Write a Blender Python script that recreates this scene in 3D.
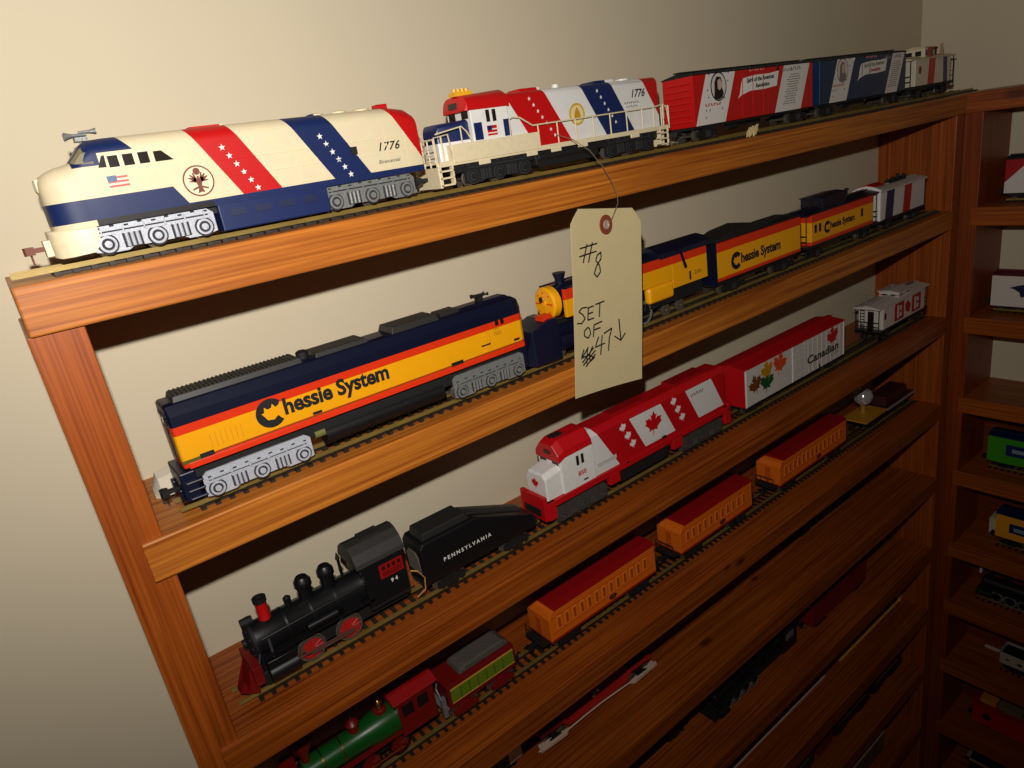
import bpy, bmesh, math, random
from mathutils import Vector, Matrix
random.seed(7)
for o in list(bpy.data.objects): bpy.data.objects.remove(o)
SC = bpy.context.scene
COL = SC.collection
MM = 0.001

# ------------------------------------------------------------------ camera
F_PX = 680.6
XW = Vector((0.78143308, -0.31557875, 0.53830511))   # world axes seen in camera (right, down, forward)
YW = Vector((-0.60549809, -0.17503692, 0.77635954))
ZW = Vector((-0.1507793, -0.93261575, -0.32786197))
cam_d = bpy.data.cameras.new('camera'); cam = bpy.data.objects.new('camera', cam_d); COL.objects.link(cam)
right = Vector((XW[0], YW[0], ZW[0])); down = Vector((XW[1], YW[1], ZW[1])); fwd = Vector((XW[2], YW[2], ZW[2]))
m = Matrix((right, -down, -fwd)).transposed().to_4x4()
m.translation = Vector((0, -0.400, 1.450))
cam.matrix_world = m
cam_d.sensor_width = 36; cam_d.lens = F_PX * 36 / 1024; cam_d.clip_start = 0.01; cam_d.clip_end = 50
SC.camera = cam

# ------------------------------------------------------------------ light: the camera's flash + faint room light
SC.view_settings.view_transform = 'Standard'; SC.view_settings.look = 'None'
SC.view_settings.gamma = 1; SC.view_settings.use_curve_mapping = False
SC.view_settings.exposure = 0.0
w = bpy.data.worlds.new('room_light'); SC.world = w; w.use_nodes = True
w.node_tree.nodes['Background'].inputs[0].default_value = (1.0, 0.62, 0.32, 1)
w.node_tree.nodes['Background'].inputs[1].default_value = 0.018
fl = bpy.data.lights.new('flash', 'SPOT'); fo = bpy.data.objects.new('flash', fl); COL.objects.link(fo)
fl.energy = 12.4; fl.color = (1.0, 0.95, 0.88); fl.shadow_soft_size = 0.006
fl.spot_size = math.radians(172); fl.spot_blend = 1.0
fo.location = (-0.001, -0.390, 1.518)
tgt = Vector((0.30, 0.09, 1.60))
fo.rotation_euler = (tgt - fo.location).to_track_quat('-Z', 'Y').to_euler()

# ------------------------------------------------------------------ materials
def lin(c):
    r = []
    for v in c[:3]:
        v = v / 255.0
        r.append(v / 12.92 if v <= 0.04045 else ((v + 0.055) / 1.055) ** 2.4)
    return (r[0], r[1], r[2], 1)
MATS = {}
def newmat(name):
    mt = bpy.data.materials.new(name); mt.use_nodes = True
    nt = mt.node_tree; b = nt.nodes['Principled BSDF']
    return mt, nt, b
def plain(name, rgb, rough=0.45, metal=0.0, spec=0.5, noise=0.12, bump=0.0, scale=300):
    if name in MATS: return MATS[name]
    mt, nt, b = newmat(name)
    n = nt.nodes.new('ShaderNodeTexNoise'); n.inputs['Scale'].default_value = scale; n.inputs['Detail'].default_value = 4
    tc = nt.nodes.new('ShaderNodeTexCoord'); nt.links.new(tc.outputs['Object'], n.inputs['Vector'])
    mx = nt.nodes.new('ShaderNodeMix'); mx.data_type = 'RGBA'
    c = lin(rgb); mx.inputs[6].default_value = tuple(v * (1 - noise) for v in c[:3]) + (1,)
    mx.inputs[7].default_value = tuple(min(1, v * (1 + noise)) for v in c[:3]) + (1,)
    nt.links.new(n.outputs['Fac'], mx.inputs[0]); nt.links.new(mx.outputs[2], b.inputs['Base Color'])
    b.inputs['Roughness'].default_value = rough; b.inputs['Metallic'].default_value = metal
    b.inputs['Specular IOR Level'].default_value = spec
    if bump:
        bp = nt.nodes.new('ShaderNodeBump'); bp.inputs['Strength'].default_value = bump; bp.inputs['Distance'].default_value = 0.001
        nt.links.new(n.outputs['Fac'], bp.inputs['Height']); nt.links.new(bp.outputs[0], b.inputs['Normal'])
    MATS[name] = mt; return mt
def painted(name, base, layers, rough=0.4, spec=0.5, seams=()):
    """base colour with crisp painted bands; each layer = (rgb, [(a,b,c,d), ...]) painted where a*x+b*y+c*z > d (mm, object space)"""
    mt, nt, b = newmat(name)
    tc = nt.nodes.new('ShaderNodeTexCoord')
    cur = None
    def mask(conds):
        cur = None
        for a_, b_, c_, d_ in conds:
            dt = nt.nodes.new('ShaderNodeVectorMath'); dt.operation = 'DOT_PRODUCT'
            nt.links.new(tc.outputs['Object'], dt.inputs[0]); dt.inputs[1].default_value = (a_ * 1000, b_ * 1000, c_ * 1000)
            g = nt.nodes.new('ShaderNodeMath'); g.operation = 'GREATER_THAN'
            nt.links.new(dt.outputs['Value'], g.inputs[0]); g.inputs[1].default_value = d_
            if cur is None: cur = g
            else:
                ml = nt.nodes.new('ShaderNodeMath'); ml.operation = 'MULTIPLY'
                nt.links.new(cur.outputs[0], ml.inputs[0]); nt.links.new(g.outputs[0], ml.inputs[1]); cur = ml
        return cur
    col = None
    for rgb, conds in layers:
        mk = mask(conds)
        mx = nt.nodes.new('ShaderNodeMix'); mx.data_type = 'RGBA'
        nt.links.new(mk.outputs[0], mx.inputs[0])
        if col is None: mx.inputs[6].default_value = lin(base)
        else: nt.links.new(col.outputs[2], mx.inputs[6])
        mx.inputs[7].default_value = lin(rgb); col = mx
    n = nt.nodes.new('ShaderNodeTexNoise'); n.inputs['Scale'].default_value = 120; n.inputs['Detail'].default_value = 5
    nt.links.new(tc.outputs['Object'], n.inputs['Vector'])
    ml = nt.nodes.new('ShaderNodeMix'); ml.data_type = 'RGBA'; ml.blend_type = 'MULTIPLY'; ml.inputs[0].default_value = 0.14
    if col is None: ml.inputs[6].default_value = lin(base)
    else: nt.links.new(col.outputs[2], ml.inputs[6])
    nt.links.new(n.outputs['Color'], ml.inputs[7]); nt.links.new(ml.outputs[2], b.inputs['Base Color'])
    b.inputs['Roughness'].default_value = rough; b.inputs['Specular IOR Level'].default_value = spec
    return mt
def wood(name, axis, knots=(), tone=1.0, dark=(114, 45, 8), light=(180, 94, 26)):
    """varnished pine; grain runs along axis; knots = (x, y, z, radius) in mm, world"""
    mt, nt, b = newmat(name)
    geo = nt.nodes.new('ShaderNodeNewGeometry')
    mp = nt.nodes.new('ShaderNodeMapping'); nt.links.new(geo.outputs['Position'], mp.inputs['Vector'])
    sc = {'x': (2.2, 150, 150), 'y': (150, 2.2, 150), 'z': (150, 150, 2.2)}[axis]
    mp.inputs['Scale'].default_value = sc
    n1 = nt.nodes.new('ShaderNodeTexNoise'); n1.inputs['Scale'].default_value = 3.4; n1.inputs['Detail'].default_value = 3
    nt.links.new(mp.outputs[0], n1.inputs['Vector'])
    n2 = nt.nodes.new('ShaderNodeTexNoise'); n2.inputs['Scale'].default_value = 7; n2.inputs['Detail'].default_value = 5
    nt.links.new(geo.outputs['Position'], n2.inputs['Vector'])
    rp = nt.nodes.new('ShaderNodeValToRGB'); rp.color_ramp.elements[0].position = 0.28; rp.color_ramp.elements[1].position = 0.72
    rp.color_ramp.elements[0].color = lin(dark); rp.color_ramp.elements[1].color = lin(light)
    nt.links.new(n1.outputs['Fac'], rp.inputs[0])
    mx = nt.nodes.new('ShaderNodeMix'); mx.data_type = 'RGBA'; mx.blend_type = 'MULTIPLY'; mx.inputs[0].default_value = 0.35
    nt.links.new(rp.outputs[0], mx.inputs[6])
    rp2 = nt.nodes.new('ShaderNodeValToRGB'); rp2.color_ramp.elements[0].position = 0.35; rp2.color_ramp.elements[1].position = 0.65
    rp2.color_ramp.elements[0].color = (0.62, 0.5, 0.42, 1); rp2.color_ramp.elements[1].color = (1, 1, 1, 1)
    nt.links.new(n2.outputs['Fac'], rp2.inputs[0]); nt.links.new(rp2.outputs[0], mx.inputs[7])
    cur = mx
    for kx, ky, kz, kr in knots:
        sb = nt.nodes.new('ShaderNodeVectorMath'); sb.operation = 'SUBTRACT'; sb.inputs[1].default_value = (kx * MM, ky * MM, kz * MM)
        nt.links.new(geo.outputs['Position'], sb.inputs[0])
        m2 = nt.nodes.new('ShaderNodeVectorMath'); m2.operation = 'MULTIPLY'
        st = 0.5; m2.inputs[1].default_value = {'x': (st, 1, 1), 'y': (1, st, 1), 'z': (1, 1, st)}[axis]
        nt.links.new(sb.outputs[0], m2.inputs[0])
        ln = nt.nodes.new('ShaderNodeVectorMath'); ln.operation = 'LENGTH'; nt.links.new(m2.outputs[0], ln.inputs[0])
        mr = nt.nodes.new('ShaderNodeMapRange'); mr.inputs['From Min'].default_value = kr * 0.5 * MM; mr.inputs['From Max'].default_value = kr * 1.5 * MM
        mr.inputs['To Min'].default_value = 0.85; mr.inputs['To Max'].default_value = 0.0
        nt.links.new(ln.outputs['Value'], mr.inputs['Value'])
        mk = nt.nodes.new('ShaderNodeMix'); mk.data_type = 'RGBA'; mk.inputs[7].default_value = lin((70, 26, 6))
        nt.links.new(mr.outputs[0], mk.inputs[0]); nt.links.new(cur.outputs[2], mk.inputs[6]); cur = mk
    nt.links.new(cur.outputs[2], b.inputs['Base Color'])
    b.inputs['Roughness'].default_value = 0.42; b.inputs['Specular IOR Level'].default_value = 0.4
    bp = nt.nodes.new('ShaderNodeBump'); bp.inputs['Strength'].default_value = 0.15; bp.inputs['Distance'].default_value = 0.0006
    nt.links.new(n1.outputs['Fac'], bp.inputs['Height']); nt.links.new(bp.outputs[0], b.inputs['Normal'])
    return mt

WALL = plain('cream_wall_paint', (208, 196, 170), rough=0.75, noise=0.03, scale=9, spec=0.25)
CREAM = (222, 207, 172); WHITE = (226, 224, 220); RED = (190, 14, 16); NAVY = (20, 36, 84); BLACK = (16, 16, 18)
YEL = (244, 168, 12); VERM = (222, 52, 16); CNAVY = (12, 17, 40)
M_black = plain('black_plastic', BLACK, rough=0.4)
M_dblack = plain('matt_black', (12, 12, 13), rough=0.7)
M_dark = plain('dark_window', (34, 24, 22), rough=0.2)
M_silver = plain('silver_paint', (176, 180, 190), rough=0.5, metal=0.1, noise=0.3, scale=900, bump=0.2)
M_ftruck = plain('dusty_black_truck', (62, 60, 56), rough=0.6, noise=0.6, scale=900, bump=0.3)
M_gsilver = plain('grey_metal', (120, 122, 120), rough=0.45, metal=0.2, noise=0.4, scale=900, bump=0.3)
M_chrome = plain('bright_metal', (210, 205, 195), rough=0.15, metal=1.0)
M_steel = plain('wheel_steel', (120, 112, 100), rough=0.35, metal=0.7)
M_brass = plain('brass_rail', (134, 112, 54), rough=0.42, metal=0.35, noise=0.35, scale=60)
M_tie = plain('tie_plastic', (34, 24, 16), rough=0.6)
M_cream = plain('cream_plastic', CREAM, rough=0.45)
M_white = plain('white_plastic', WHITE, rough=0.4)
M_red = plain('red_plastic', RED, rough=0.4)
M_navy = plain('navy_plastic', NAVY, rough=0.4)
M_cnavy = plain('dark_navy_plastic', CNAVY, rough=0.35)
M_yellow = plain('yellow_plastic', YEL, rough=0.4)
M_verm = plain('vermilion_plastic', VERM, rough=0.4)
M_orange = plain('orange_plastic', (226, 112, 18), rough=0.5)
M_green = plain('green_plastic', (14, 78, 26), rough=0.3)
M_lgreen = plain('olive_green_plastic', (96, 122, 22), rough=0.4)
M_wine = plain('wine_red_plastic', (112, 12, 12), rough=0.4)
M_gold = plain('gold_metal', (210, 160, 60), rough=0.2, metal=1.0)
M_ink = plain('black_ink', (18, 16, 16), rough=0.6)
M_grey = plain('grey_print', (120, 112, 104), rough=0.6)
M_coal = plain('coal', (84, 78, 70), rough=0.7, noise=0.7, scale=700, bump=1.0)
M_brown = plain('brown_print', (110, 52, 30), rough=0.6)

# ------------------------------------------------------------------ mesh builder (mm)
class MB:
    def __init__(s): s.v = []; s.f = []; s.mi = []; s.cur = 0; s.sm = []
    def use(s, i): s.cur = i; return s
    def _add(s, vs, fs, smooth=False):
        k = len(s.v); s.v += [tuple(p) for p in vs]
        for f in fs: s.f.append([i + k for i in f]); s.mi.append(s.cur); s.sm.append(smooth)
        return s
    def box(s, x0, x1, y0, y1, z0, z1, taper=0):
        t = taper
        vs = [(x0, y0, z0), (x1, y0, z0), (x1, y1, z0), (x0, y1, z0), (x0 + t, y0 + t, z1), (x1 - t, y0 + t, z1), (x1 - t, y1 - t, z1), (x0 + t, y1 - t, z1)]
        return s._add(vs, [(3, 2, 1, 0), (4, 5, 6, 7), (0, 1, 5, 4), (1, 2, 6, 5), (2, 3, 7, 6), (3, 0, 4, 7)])
    def prism(s, poly, axis, a, b, smooth=False):
        n = len(poly)
        def P(p, t): return {'x': (t, p[0], p[1]), 'y': (p[0], t, p[1]), 'z': (p[0], p[1], t)}[axis]
        ar = sum(poly[i][0] * poly[(i + 1) % n][1] - poly[(i + 1) % n][0] * poly[i][1] for i in range(n))
        flip = (ar < 0) != (axis == 'y')
        if a > b: a, b = b, a
        vs = [P(p, a) for p in poly] + [P(p, b) for p in poly]
        k = len(s.v)
        fs = [list(range(n))[::-1], list(range(n, 2 * n))] + [[i, (i + 1) % n, n + (i + 1) % n, n + i] for i in range(n)]
        if flip: fs = [f[::-1] for f in fs]
        s._add(vs, fs)
        if smooth:
            for i in range(len(s.sm) - n, len(s.sm)): s.sm[i] = True
        return s
    def cyl(s, axis, c, r, l0, l1, n=20, r2=None):
        """c = the two coordinates across the axis (in order), from l0 to l1"""
        r2 = r if r2 is None else r2
        a = [(math.cos(2 * math.pi * i / n), math.sin(2 * math.pi * i / n)) for i in range(n)]
        def P(u, v, t): return {'x': (t, c[0] + u, c[1] + v), 'y': (c[0] + u, t, c[1] + v), 'z': (c[0] + u, c[1] + v, t)}[axis]
        vs = [P(x * r, y * r, l0) for x, y in a] + [P(x * r2, y * r2, l1) for x, y in a]
        fs = [list(range(n))[::-1], list(range(n, 2 * n))] + [[i, (i + 1) % n, n + (i + 1) % n, n + i] for i in range(n)]
        if axis == 'y': fs = [f[::-1] for f in fs]
        if l1 < l0: fs = [f[::-1] for f in fs]
        s._add(vs, fs)
        for i in range(len(s.sm) - n, len(s.sm)): s.sm[i] = True
        return s
    def lathe(s, axis, c, prof, n=24, caps=True):
        """prof = [(radius, t)...] along axis"""
        def P(u, v, t): return {'x': (t, c[0] + u, c[1] + v), 'y': (c[0] + u, t, c[1] + v), 'z': (c[0] + u, c[1] + v, t)}[axis]
        vs = []
        for r, t in prof:
            for i in range(n):
                a = 2 * math.pi * i / n; vs.append(P(math.cos(a) * r, math.sin(a) * r, t))
        fs = []
        for k in range(len(prof) - 1):
            for i in range(n):
                j = (i + 1) % n; fs.append([k * n + i, k * n + j, (k + 1) * n + j, (k + 1) * n + i])
        if caps: fs.append(list(range(n))[::-1]); fs.append([(len(prof) - 1) * n + i for i in range(n)])
        up = prof[-1][1] >= prof[0][1]
        if (axis == 'y') == up: fs = [f[::-1] for f in fs]
        return s._add(vs, fs, True)
    def tube(s, pts, r, n=8):
        pts = [Vector(p) for p in pts]; k0 = len(s.v); rings = []
        up = Vector((0, 0, 1))
        for i, p in enumerate(pts):
            d = (pts[min(i + 1, len(pts) - 1)] - pts[max(i - 1, 0)]).normalized()
            u = d.cross(up)
            if u.length < 0.2: u = d.cross(Vector((0, 1, 0)))
            u.normalize(); v = d.cross(u).normalized()
            rings.append([p + u * (r * math.cos(2 * math.pi * j / n)) + v * (r * math.sin(2 * math.pi * j / n)) for j in range(n)])
        vs = [q for rg in rings for q in rg]; fs = []
        for k in range(len(pts) - 1):
            for j in range(n):
                jj = (j + 1) % n; fs.append([k * n + j, (k + 1) * n + j, (k + 1) * n + jj, k * n + jj])
        fs.append(list(range(n))); fs.append([(len(pts) - 1) * n + j for j in range(n)][::-1])
        return s._add(vs, fs, True)
    def loft(s, secs, smooth=True, caps=True):
        n = len(secs[0]); vs = [q for sc in secs for q in sc]; fs = []
        for k in range(len(secs) - 1):
            for j in range(n):
                jj = (j + 1) % n; fs.append([k * n + j, k * n + jj, (k + 1) * n + jj, (k + 1) * n + j])
        if caps: fs.append(list(range(n))[::-1]); fs.append([(len(secs) - 1) * n + j for j in range(n)])
        return s._add(vs, fs, smooth)
    def ball(s, c, r, n=16, sz=1.0):
        prof = [(max(0.01, r * math.sin(math.pi * i / n)), c[2] - r * sz * math.cos(math.pi * i / n)) for i in range(n + 1)]
        return s.lathe('z', (c[0], c[1]), prof, n * 2)
    def build(s, name, mats, parent=None, bevel=0, seg=2, angle=35):
        me = bpy.data.meshes.new(name)
        me.from_pydata([(x * MM, y * MM, z * MM) for x, y, z in s.v], [], s.f)
        if not isinstance(mats, (list, tuple)): mats = [mats]
        for mt in mats: me.materials.append(mt)
        me.polygons.foreach_set('material_index', s.mi)
        me.polygons.foreach_set('use_smooth', s.sm)
        me.update(); me.validate()
        bmm = bmesh.new(); bmm.from_mesh(me); bmesh.ops.recalc_face_normals(bmm, faces=bmm.faces); bmm.to_mesh(me); bmm.free()
        if any(s.sm): me.set_sharp_from_angle(angle=math.radians(angle))
        o = bpy.data.objects.new(name, me); COL.objects.link(o)
        if parent: o.parent = parent
        if bevel:
            b = o.modifiers.new('edge', 'BEVEL'); b.width = bevel * MM; b.segments = seg; b.limit_method = 'ANGLE'; b.angle_limit = math.radians(40)
        return o

def thing(name, label, cat, loc, rz=0, group=None, ry=0):
    o = bpy.data.objects.new(name, None); COL.objects.link(o); o.empty_display_size = 0.01
    o.location = [c * MM for c in loc]; o.rotation_euler = (0, ry, rz)
    o['label'] = label; o['category'] = cat
    if group: o['group'] = group
    return o
def tag(o, label, cat, group=None):
    o['label'] = label; o['category'] = cat
    if group: o['group'] = group
    return o
def text(parent, s, x, z, size, mat, y, name='lettering', off=0.0, shear=0.0, align='CENTER', stretch=1.0, rot=0.0, thick=0.12, space=1.0, line=1.0):
    cu = bpy.data.curves.new('t', 'FONT'); cu.body = s; cu.size = size * MM; cu.extrude = thick * 0.5 * MM; cu.offset = off * MM
    cu.shear = shear; cu.align_x = align; cu.align_y = 'CENTER'; cu.space_character = space; cu.space_line = line; cu.resolution_u = 3
    to = bpy.data.objects.new('t', cu); COL.objects.link(to)
    dg = bpy.context.evaluated_depsgraph_get(); me = bpy.data.meshes.new_from_object(to.evaluated_get(dg))
    bpy.data.objects.remove(to)
    me.transform(Matrix.Translation((x * MM, y * MM, z * MM)) @ Matrix.Rotation(math.radians(90), 4, 'X') @ Matrix.Rotation(rot, 4, 'Z') @ Matrix.Diagonal((stretch, 1, 1, 1)))
    me.materials.clear(); me.materials.append(mat)
    o = bpy.data.objects.new(name, me); COL.objects.link(o); o.parent = parent
    return o
def star(mb, x, z, r, y, t=0.12, n=5):
    pts = []
    for i in range(2 * n):
        a = math.pi / 2 + math.pi * i / n; rr = r if i % 2 == 0 else r * 0.4
        pts.append((x + rr * math.cos(a), z + rr * math.sin(a)))
    mb.prism(pts, 'y', y - t, y + 0.1)
def marks(parent, x0, x1, z, y, mat, n, h):
    """a line of print too small to read"""
    m_ = MB(); w_ = (x1 - x0) / n
    for i in range(n):
        m_.box(x0 + i * w_, x0 + (i + .3) * w_, y - .15, y + .1, z, z + h); m_.box(x0 + (i + .3) * w_, x0 + (i + .75) * w_, y - .15, y + .1, z + (h * .7 if i % 2 else 0), z + (h if i % 2 else h * .3))
    return m_.build('fine_print', mat, parent)
LEAF = [(0, -1), (.05, -.42), (.5, -.5), (.42, -.3), (.95, .12), (.8, .22), (.9, .55), (.6, .5), (.5, .62), (.22, .32), (.34, .82), (.16, .74), (0, 1.1)]
LEAF = LEAF + [(-x, z) for x, z in LEAF[::-1][1:-1]]
def leaf(mb, x, z, r, y, rot=0, t=0.12):
    c, s_ = math.cos(rot), math.sin(rot)
    mb.prism([(x + r * (u * c - v * s_), z + r * (u * s_ + v * c)) for u, v in LEAF], 'y', y - t, y + 0.1)
def disc(mb, x, z, r, y, t=0.12, n=28, rx=1.0):
    mb.prism([(x + rx * r * math.cos(2 * math.pi * i / n), z + r * math.sin(2 * math.pi * i / n)) for i in range(n)], 'y', y - t, y + 0.1)

# ------------------------------------------------------------------ running gear
def wheelset(parent, x, r=5.2, gauge=16.5, mat=None):
    m_ = MB()
    m_.cyl('y', (x, r), 1.2, -gauge / 2 - 2.5, gauge / 2 + 2.5, 10)
    for sd in (-1, 1):
        y0 = sd * gauge / 2
        m_.lathe('y', (x, r), [(r * .55, y0 + sd * 1.6), (r * .95, y0 + sd * 1.4), (r, y0 + sd * 0.2), (r + .9, y0 - sd * .1), (r + .9, y0 - sd * .9), (r * .5, y0 - sd * 1.0)], 20)
    return m_.build('wheelset', mat or M_steel, parent)
def freight_truck(root, xc, mat=None, wb=22, ys=11.5):
    mat = mat or M_dblack
    m_ = MB(); h = wb / 2
    for sd in (-1, 1):
        y0, y1 = (sd * ys, sd * (ys + 2.2)) if sd > 0 else (sd * (ys + 2.2), sd * ys)
        m_.prism([(xc - h - 3.5, 3.4), (xc - h - 3.5, 7.4), (xc - h + 1, 8.6), (xc - 4, 10.8), (xc + 4, 10.8), (xc + h - 1, 8.6), (xc + h + 3.5, 7.4), (xc + h + 3.5, 3.4), (xc + h - 2, 4.2), (xc + 5, 1.6), (xc - 5, 1.6), (xc - h + 2, 4.2)], 'y', y0, y1)
        yo = sd * (ys + 2.2)
        for dx in (-h, h): m_.cyl('y', (xc + dx, 5.4), 2.2, yo, yo + sd * 1.2, 12)
        for dx in (-2.4, 0, 2.4): m_.cyl('z', (xc + dx, yo + sd * .3), 1.0, 2.6, 8.2, 8)
    m_.box(xc - 4, xc + 4, -ys, ys, 6, 11)
    t = m_.build('truck', mat, root)
    for dx in (-h, h): wheelset(t, xc + dx)
    return t
def coupler(root, x, d, z=9, mat=None):
    m_ = MB(); s_ = d
    m_.box(min(x, x + s_ * 7), max(x, x + s_ * 7), -1.4, 1.4, z - 1.2, z + 1.2)
    m_.prism([(x + s_ * 6, -3.6), (x + s_ * 10, -3.8), (x + s_ * 11, -1.6), (x + s_ * 8.6, -1.2), (x + s_ * 8.2, 1.6), (x + s_ * 10.6, 3.2), (x + s_ * 8.5, 4.2), (x + s_ * 6, 2.4)], 'z', z - 2, z + 2)
    m_.cyl('z', (x + s_ * 8, 0), .5, z - 7, z - 1, 6)
    return m_.build('coupler', mat or M_dblack, root)
def diesel_truck(root, xc, L, mat, axles=3, y=14.2, zt=16, name='truck', plates=True):
    """sculpted side frames with journal rings, springs and a centre brake box"""
    m_ = MB(); h = L / 2
    for sd in (-1, 1):
        a, b = sorted((sd * y, sd * (y + 1.4)))
        m_.prism([(xc - h, 3), (xc - h, zt - 3), (xc - h + 3, zt - .5), (xc + h - 3, zt - .5), (xc + h, zt - 3), (xc + h, 3), (xc + h - 6, 1.6), (xc + h * .5, 1.6), (xc + h * .42, 3), (xc - h * .42, 3), (xc - h * .5, 1.6), (xc - h + 6, 1.6)], 'y', a, b)
        yo = sd * (y + 1.4)
        xs = [xc + (i - (axles - 1) / 2) * (L - 13) / (axles - 1) for i in range(axles)]
        for xx in xs:
            m_.lathe('y', (xx, 6.2), [(4.3, yo), (4.3, yo + sd * .9), (3.1, yo + sd * 1.0), (3.0, yo + sd * .3), (1.9, yo + sd * .3), (1.8, yo + sd * 1.7), (.2, yo + sd * 1.8)], 18)
            m_.box(xx - 4.6, xx + 4.6, *sorted((yo, yo + sd * .7)), 10.6, 11.8)
        for i in range(axles - 1):
            mx_ = (xs[i] + xs[i + 1]) / 2
            for dx in (-2.6, 0, 2.6): m_.cyl('z', (mx_ + dx, yo + sd * .5), .95, 3.4, 10.4, 8)
            m_.box(mx_ - 4.4, mx_ + 4.4, *sorted((yo, yo + sd * 1.3)), 10.4, 11.4)
        m_.box(xc - h + 2, xc + h - 2, *sorted((yo, yo + sd * .6)), 12.8, 13.8)
        for i in range(6):
            xx = xc - h + 5 + i * (L - 10) / 5; m_.cyl('z', (xx, yo + sd * .4), .5, 11, 14.5, 6)
    m_.box(xc - h * .5, xc + h * .5, -y, y, 9, zt - 1)
    t = m_.build(name, mat, root)
    g = MB()
    for xx in xs:
        g.lathe('y', (xx, 6.2), [(5.2, y * -1 - 1.35), (5.2, y * -1 - 1.6), (4.2, y * -1 - 1.62)], 18); g.lathe('y', (xx, 6.2), [(3.0, -y - 1.6), (3.0, -y - 1.9), (1.8, -y - 1.9)], 14)
    for i in range(axles - 1):
        mx_ = (xs[i] + xs[i + 1]) / 2
        g.box(mx_ - 4.6, mx_ + 4.6, -y - 1.55, -y - 1.3, 3, 10.6)
    g.box(xc - h + 3, xc + h - 3, -y - 1.5, -y - 1.3, 12, 12.7)
    for i in range(9):
        xx = xc - h + 4 + i * (L - 8) / 8; g.box(xx - 1.2, xx + 1.0, -y - 1.55, -y - 1.3, 14 + (i % 2) * .6, 14.9 + (i % 2) * .6)
    g.build('side_frame_recesses', plain('recess_dark', (40, 40, 46), rough=.8), t)
    for i in range(axles): wheelset(t, xc + (i - (axles - 1) / 2) * (L - 13) / (axles - 1))
    return t

# ------------------------------------------------------------------ the shelves and the room
ZS = [None, 1422.6, 1275.4, 1125.5, 990, 866, 738, 618, 494, 362, 234, 106]
RAILH = 24.6
wx = wood('pine_grain_along_shelf', 'x', knots=[(0, 0, 0, .01)])
def structure(o): o['kind'] = 'structure'; return o
# room
structure(MB().box(-1600, 1163, 98.8, 118.8, 0, 2400).build('wall_back', WALL))
structure(MB().box(1163, 1183, -1800, 118.8, 0, 2400).build('wall_right', WALL))
structure(MB().box(-1600, 1183, -1800, 118.8, -20, 0).build('floor', plain('brown_carpet', (86, 66, 50), rough=0.9, noise=0.3, scale=400, bump=0.3)))
def shelving_left():
    r = thing('shelving_unit', 'long varnished pine shelf unit along the back wall with face rails', 'shelf', (0, 0, 0))
    knots = {4: [(541, -3, 982, 4), (517, -3, 987, 2.5)], 5: [(517, 33, 866, 4.5), (655, 60, 866, 3)]}
    wz = wood('pine_grain_upright', 'z', dark=(122, 50, 10), light=(180, 92, 26))
    MB().box(.4, 25.6, 0, 98.6, 0, ZS[1] - RAILH).build('side_panel', wz, r, bevel=.8)
    MB().box(1042, 1063.8, -1.5, 98.6, 0, ZS[1] - RAILH).build('side_panel', wz, r, bevel=.8)
    for k in range(1, 12):
        z = ZS[k]; mt = wood('pine_shelf_%d' % k, 'x', knots=knots.get(k, []), **(dict(dark=(140, 68, 16), light=(206, 126, 44)) if k < 3 else {}))  # top two shelves painted paler and yellower, imitating stronger flash light
        if k == 1:
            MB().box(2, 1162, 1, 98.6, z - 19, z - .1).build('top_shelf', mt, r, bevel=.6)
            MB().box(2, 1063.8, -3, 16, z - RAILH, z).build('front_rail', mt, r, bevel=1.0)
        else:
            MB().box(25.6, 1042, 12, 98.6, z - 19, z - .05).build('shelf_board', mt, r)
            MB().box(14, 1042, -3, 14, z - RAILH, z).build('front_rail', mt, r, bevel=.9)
            if k > 3: MB().box(25.6, 1042, 91, 98.6, z, z + 6).build('added_back_strip', mt, r)  # added strip covering the lit line of wall that belongs in shadow
    return r
shelving_left()
def shelving_right():
    r = thing('shelving_unit', 'pine shelf unit on the right wall with open cubbies of model trains', 'shelf', (1064, -5, 0))
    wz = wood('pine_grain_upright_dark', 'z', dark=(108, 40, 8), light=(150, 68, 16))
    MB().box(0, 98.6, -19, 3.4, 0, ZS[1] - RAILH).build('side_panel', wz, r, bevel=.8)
    zr = [0, 1427 - 4.4, 1276, 1122, 998, 875, 744, 632, 510, 372, 244, 116]
    for k in range(1, 12):
        z = zr[k]; mt = wood('pine_cubby_shelf_%d' % k, 'y', knots=[(1064, -58, z - 8, 6)] if k == 1 else [])
        if k == 1:
            MB().box(0, 98.6, -1200, 3.4, z - RAILH, z).build('top_rail', mt, r, bevel=1)
        else:
            MB().box(10, 98.6, -1200, -19, z - 19, z - .05).build('shelf_board', mt, r)
            MB().box(-1.5, 12, -1200, -12, z - RAILH, z).build('front_rail', mt, r, bevel=.9)
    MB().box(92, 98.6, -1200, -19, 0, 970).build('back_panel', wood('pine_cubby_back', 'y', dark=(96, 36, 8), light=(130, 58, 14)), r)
    return r, zr
_, ZR = shelving_right()

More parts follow.
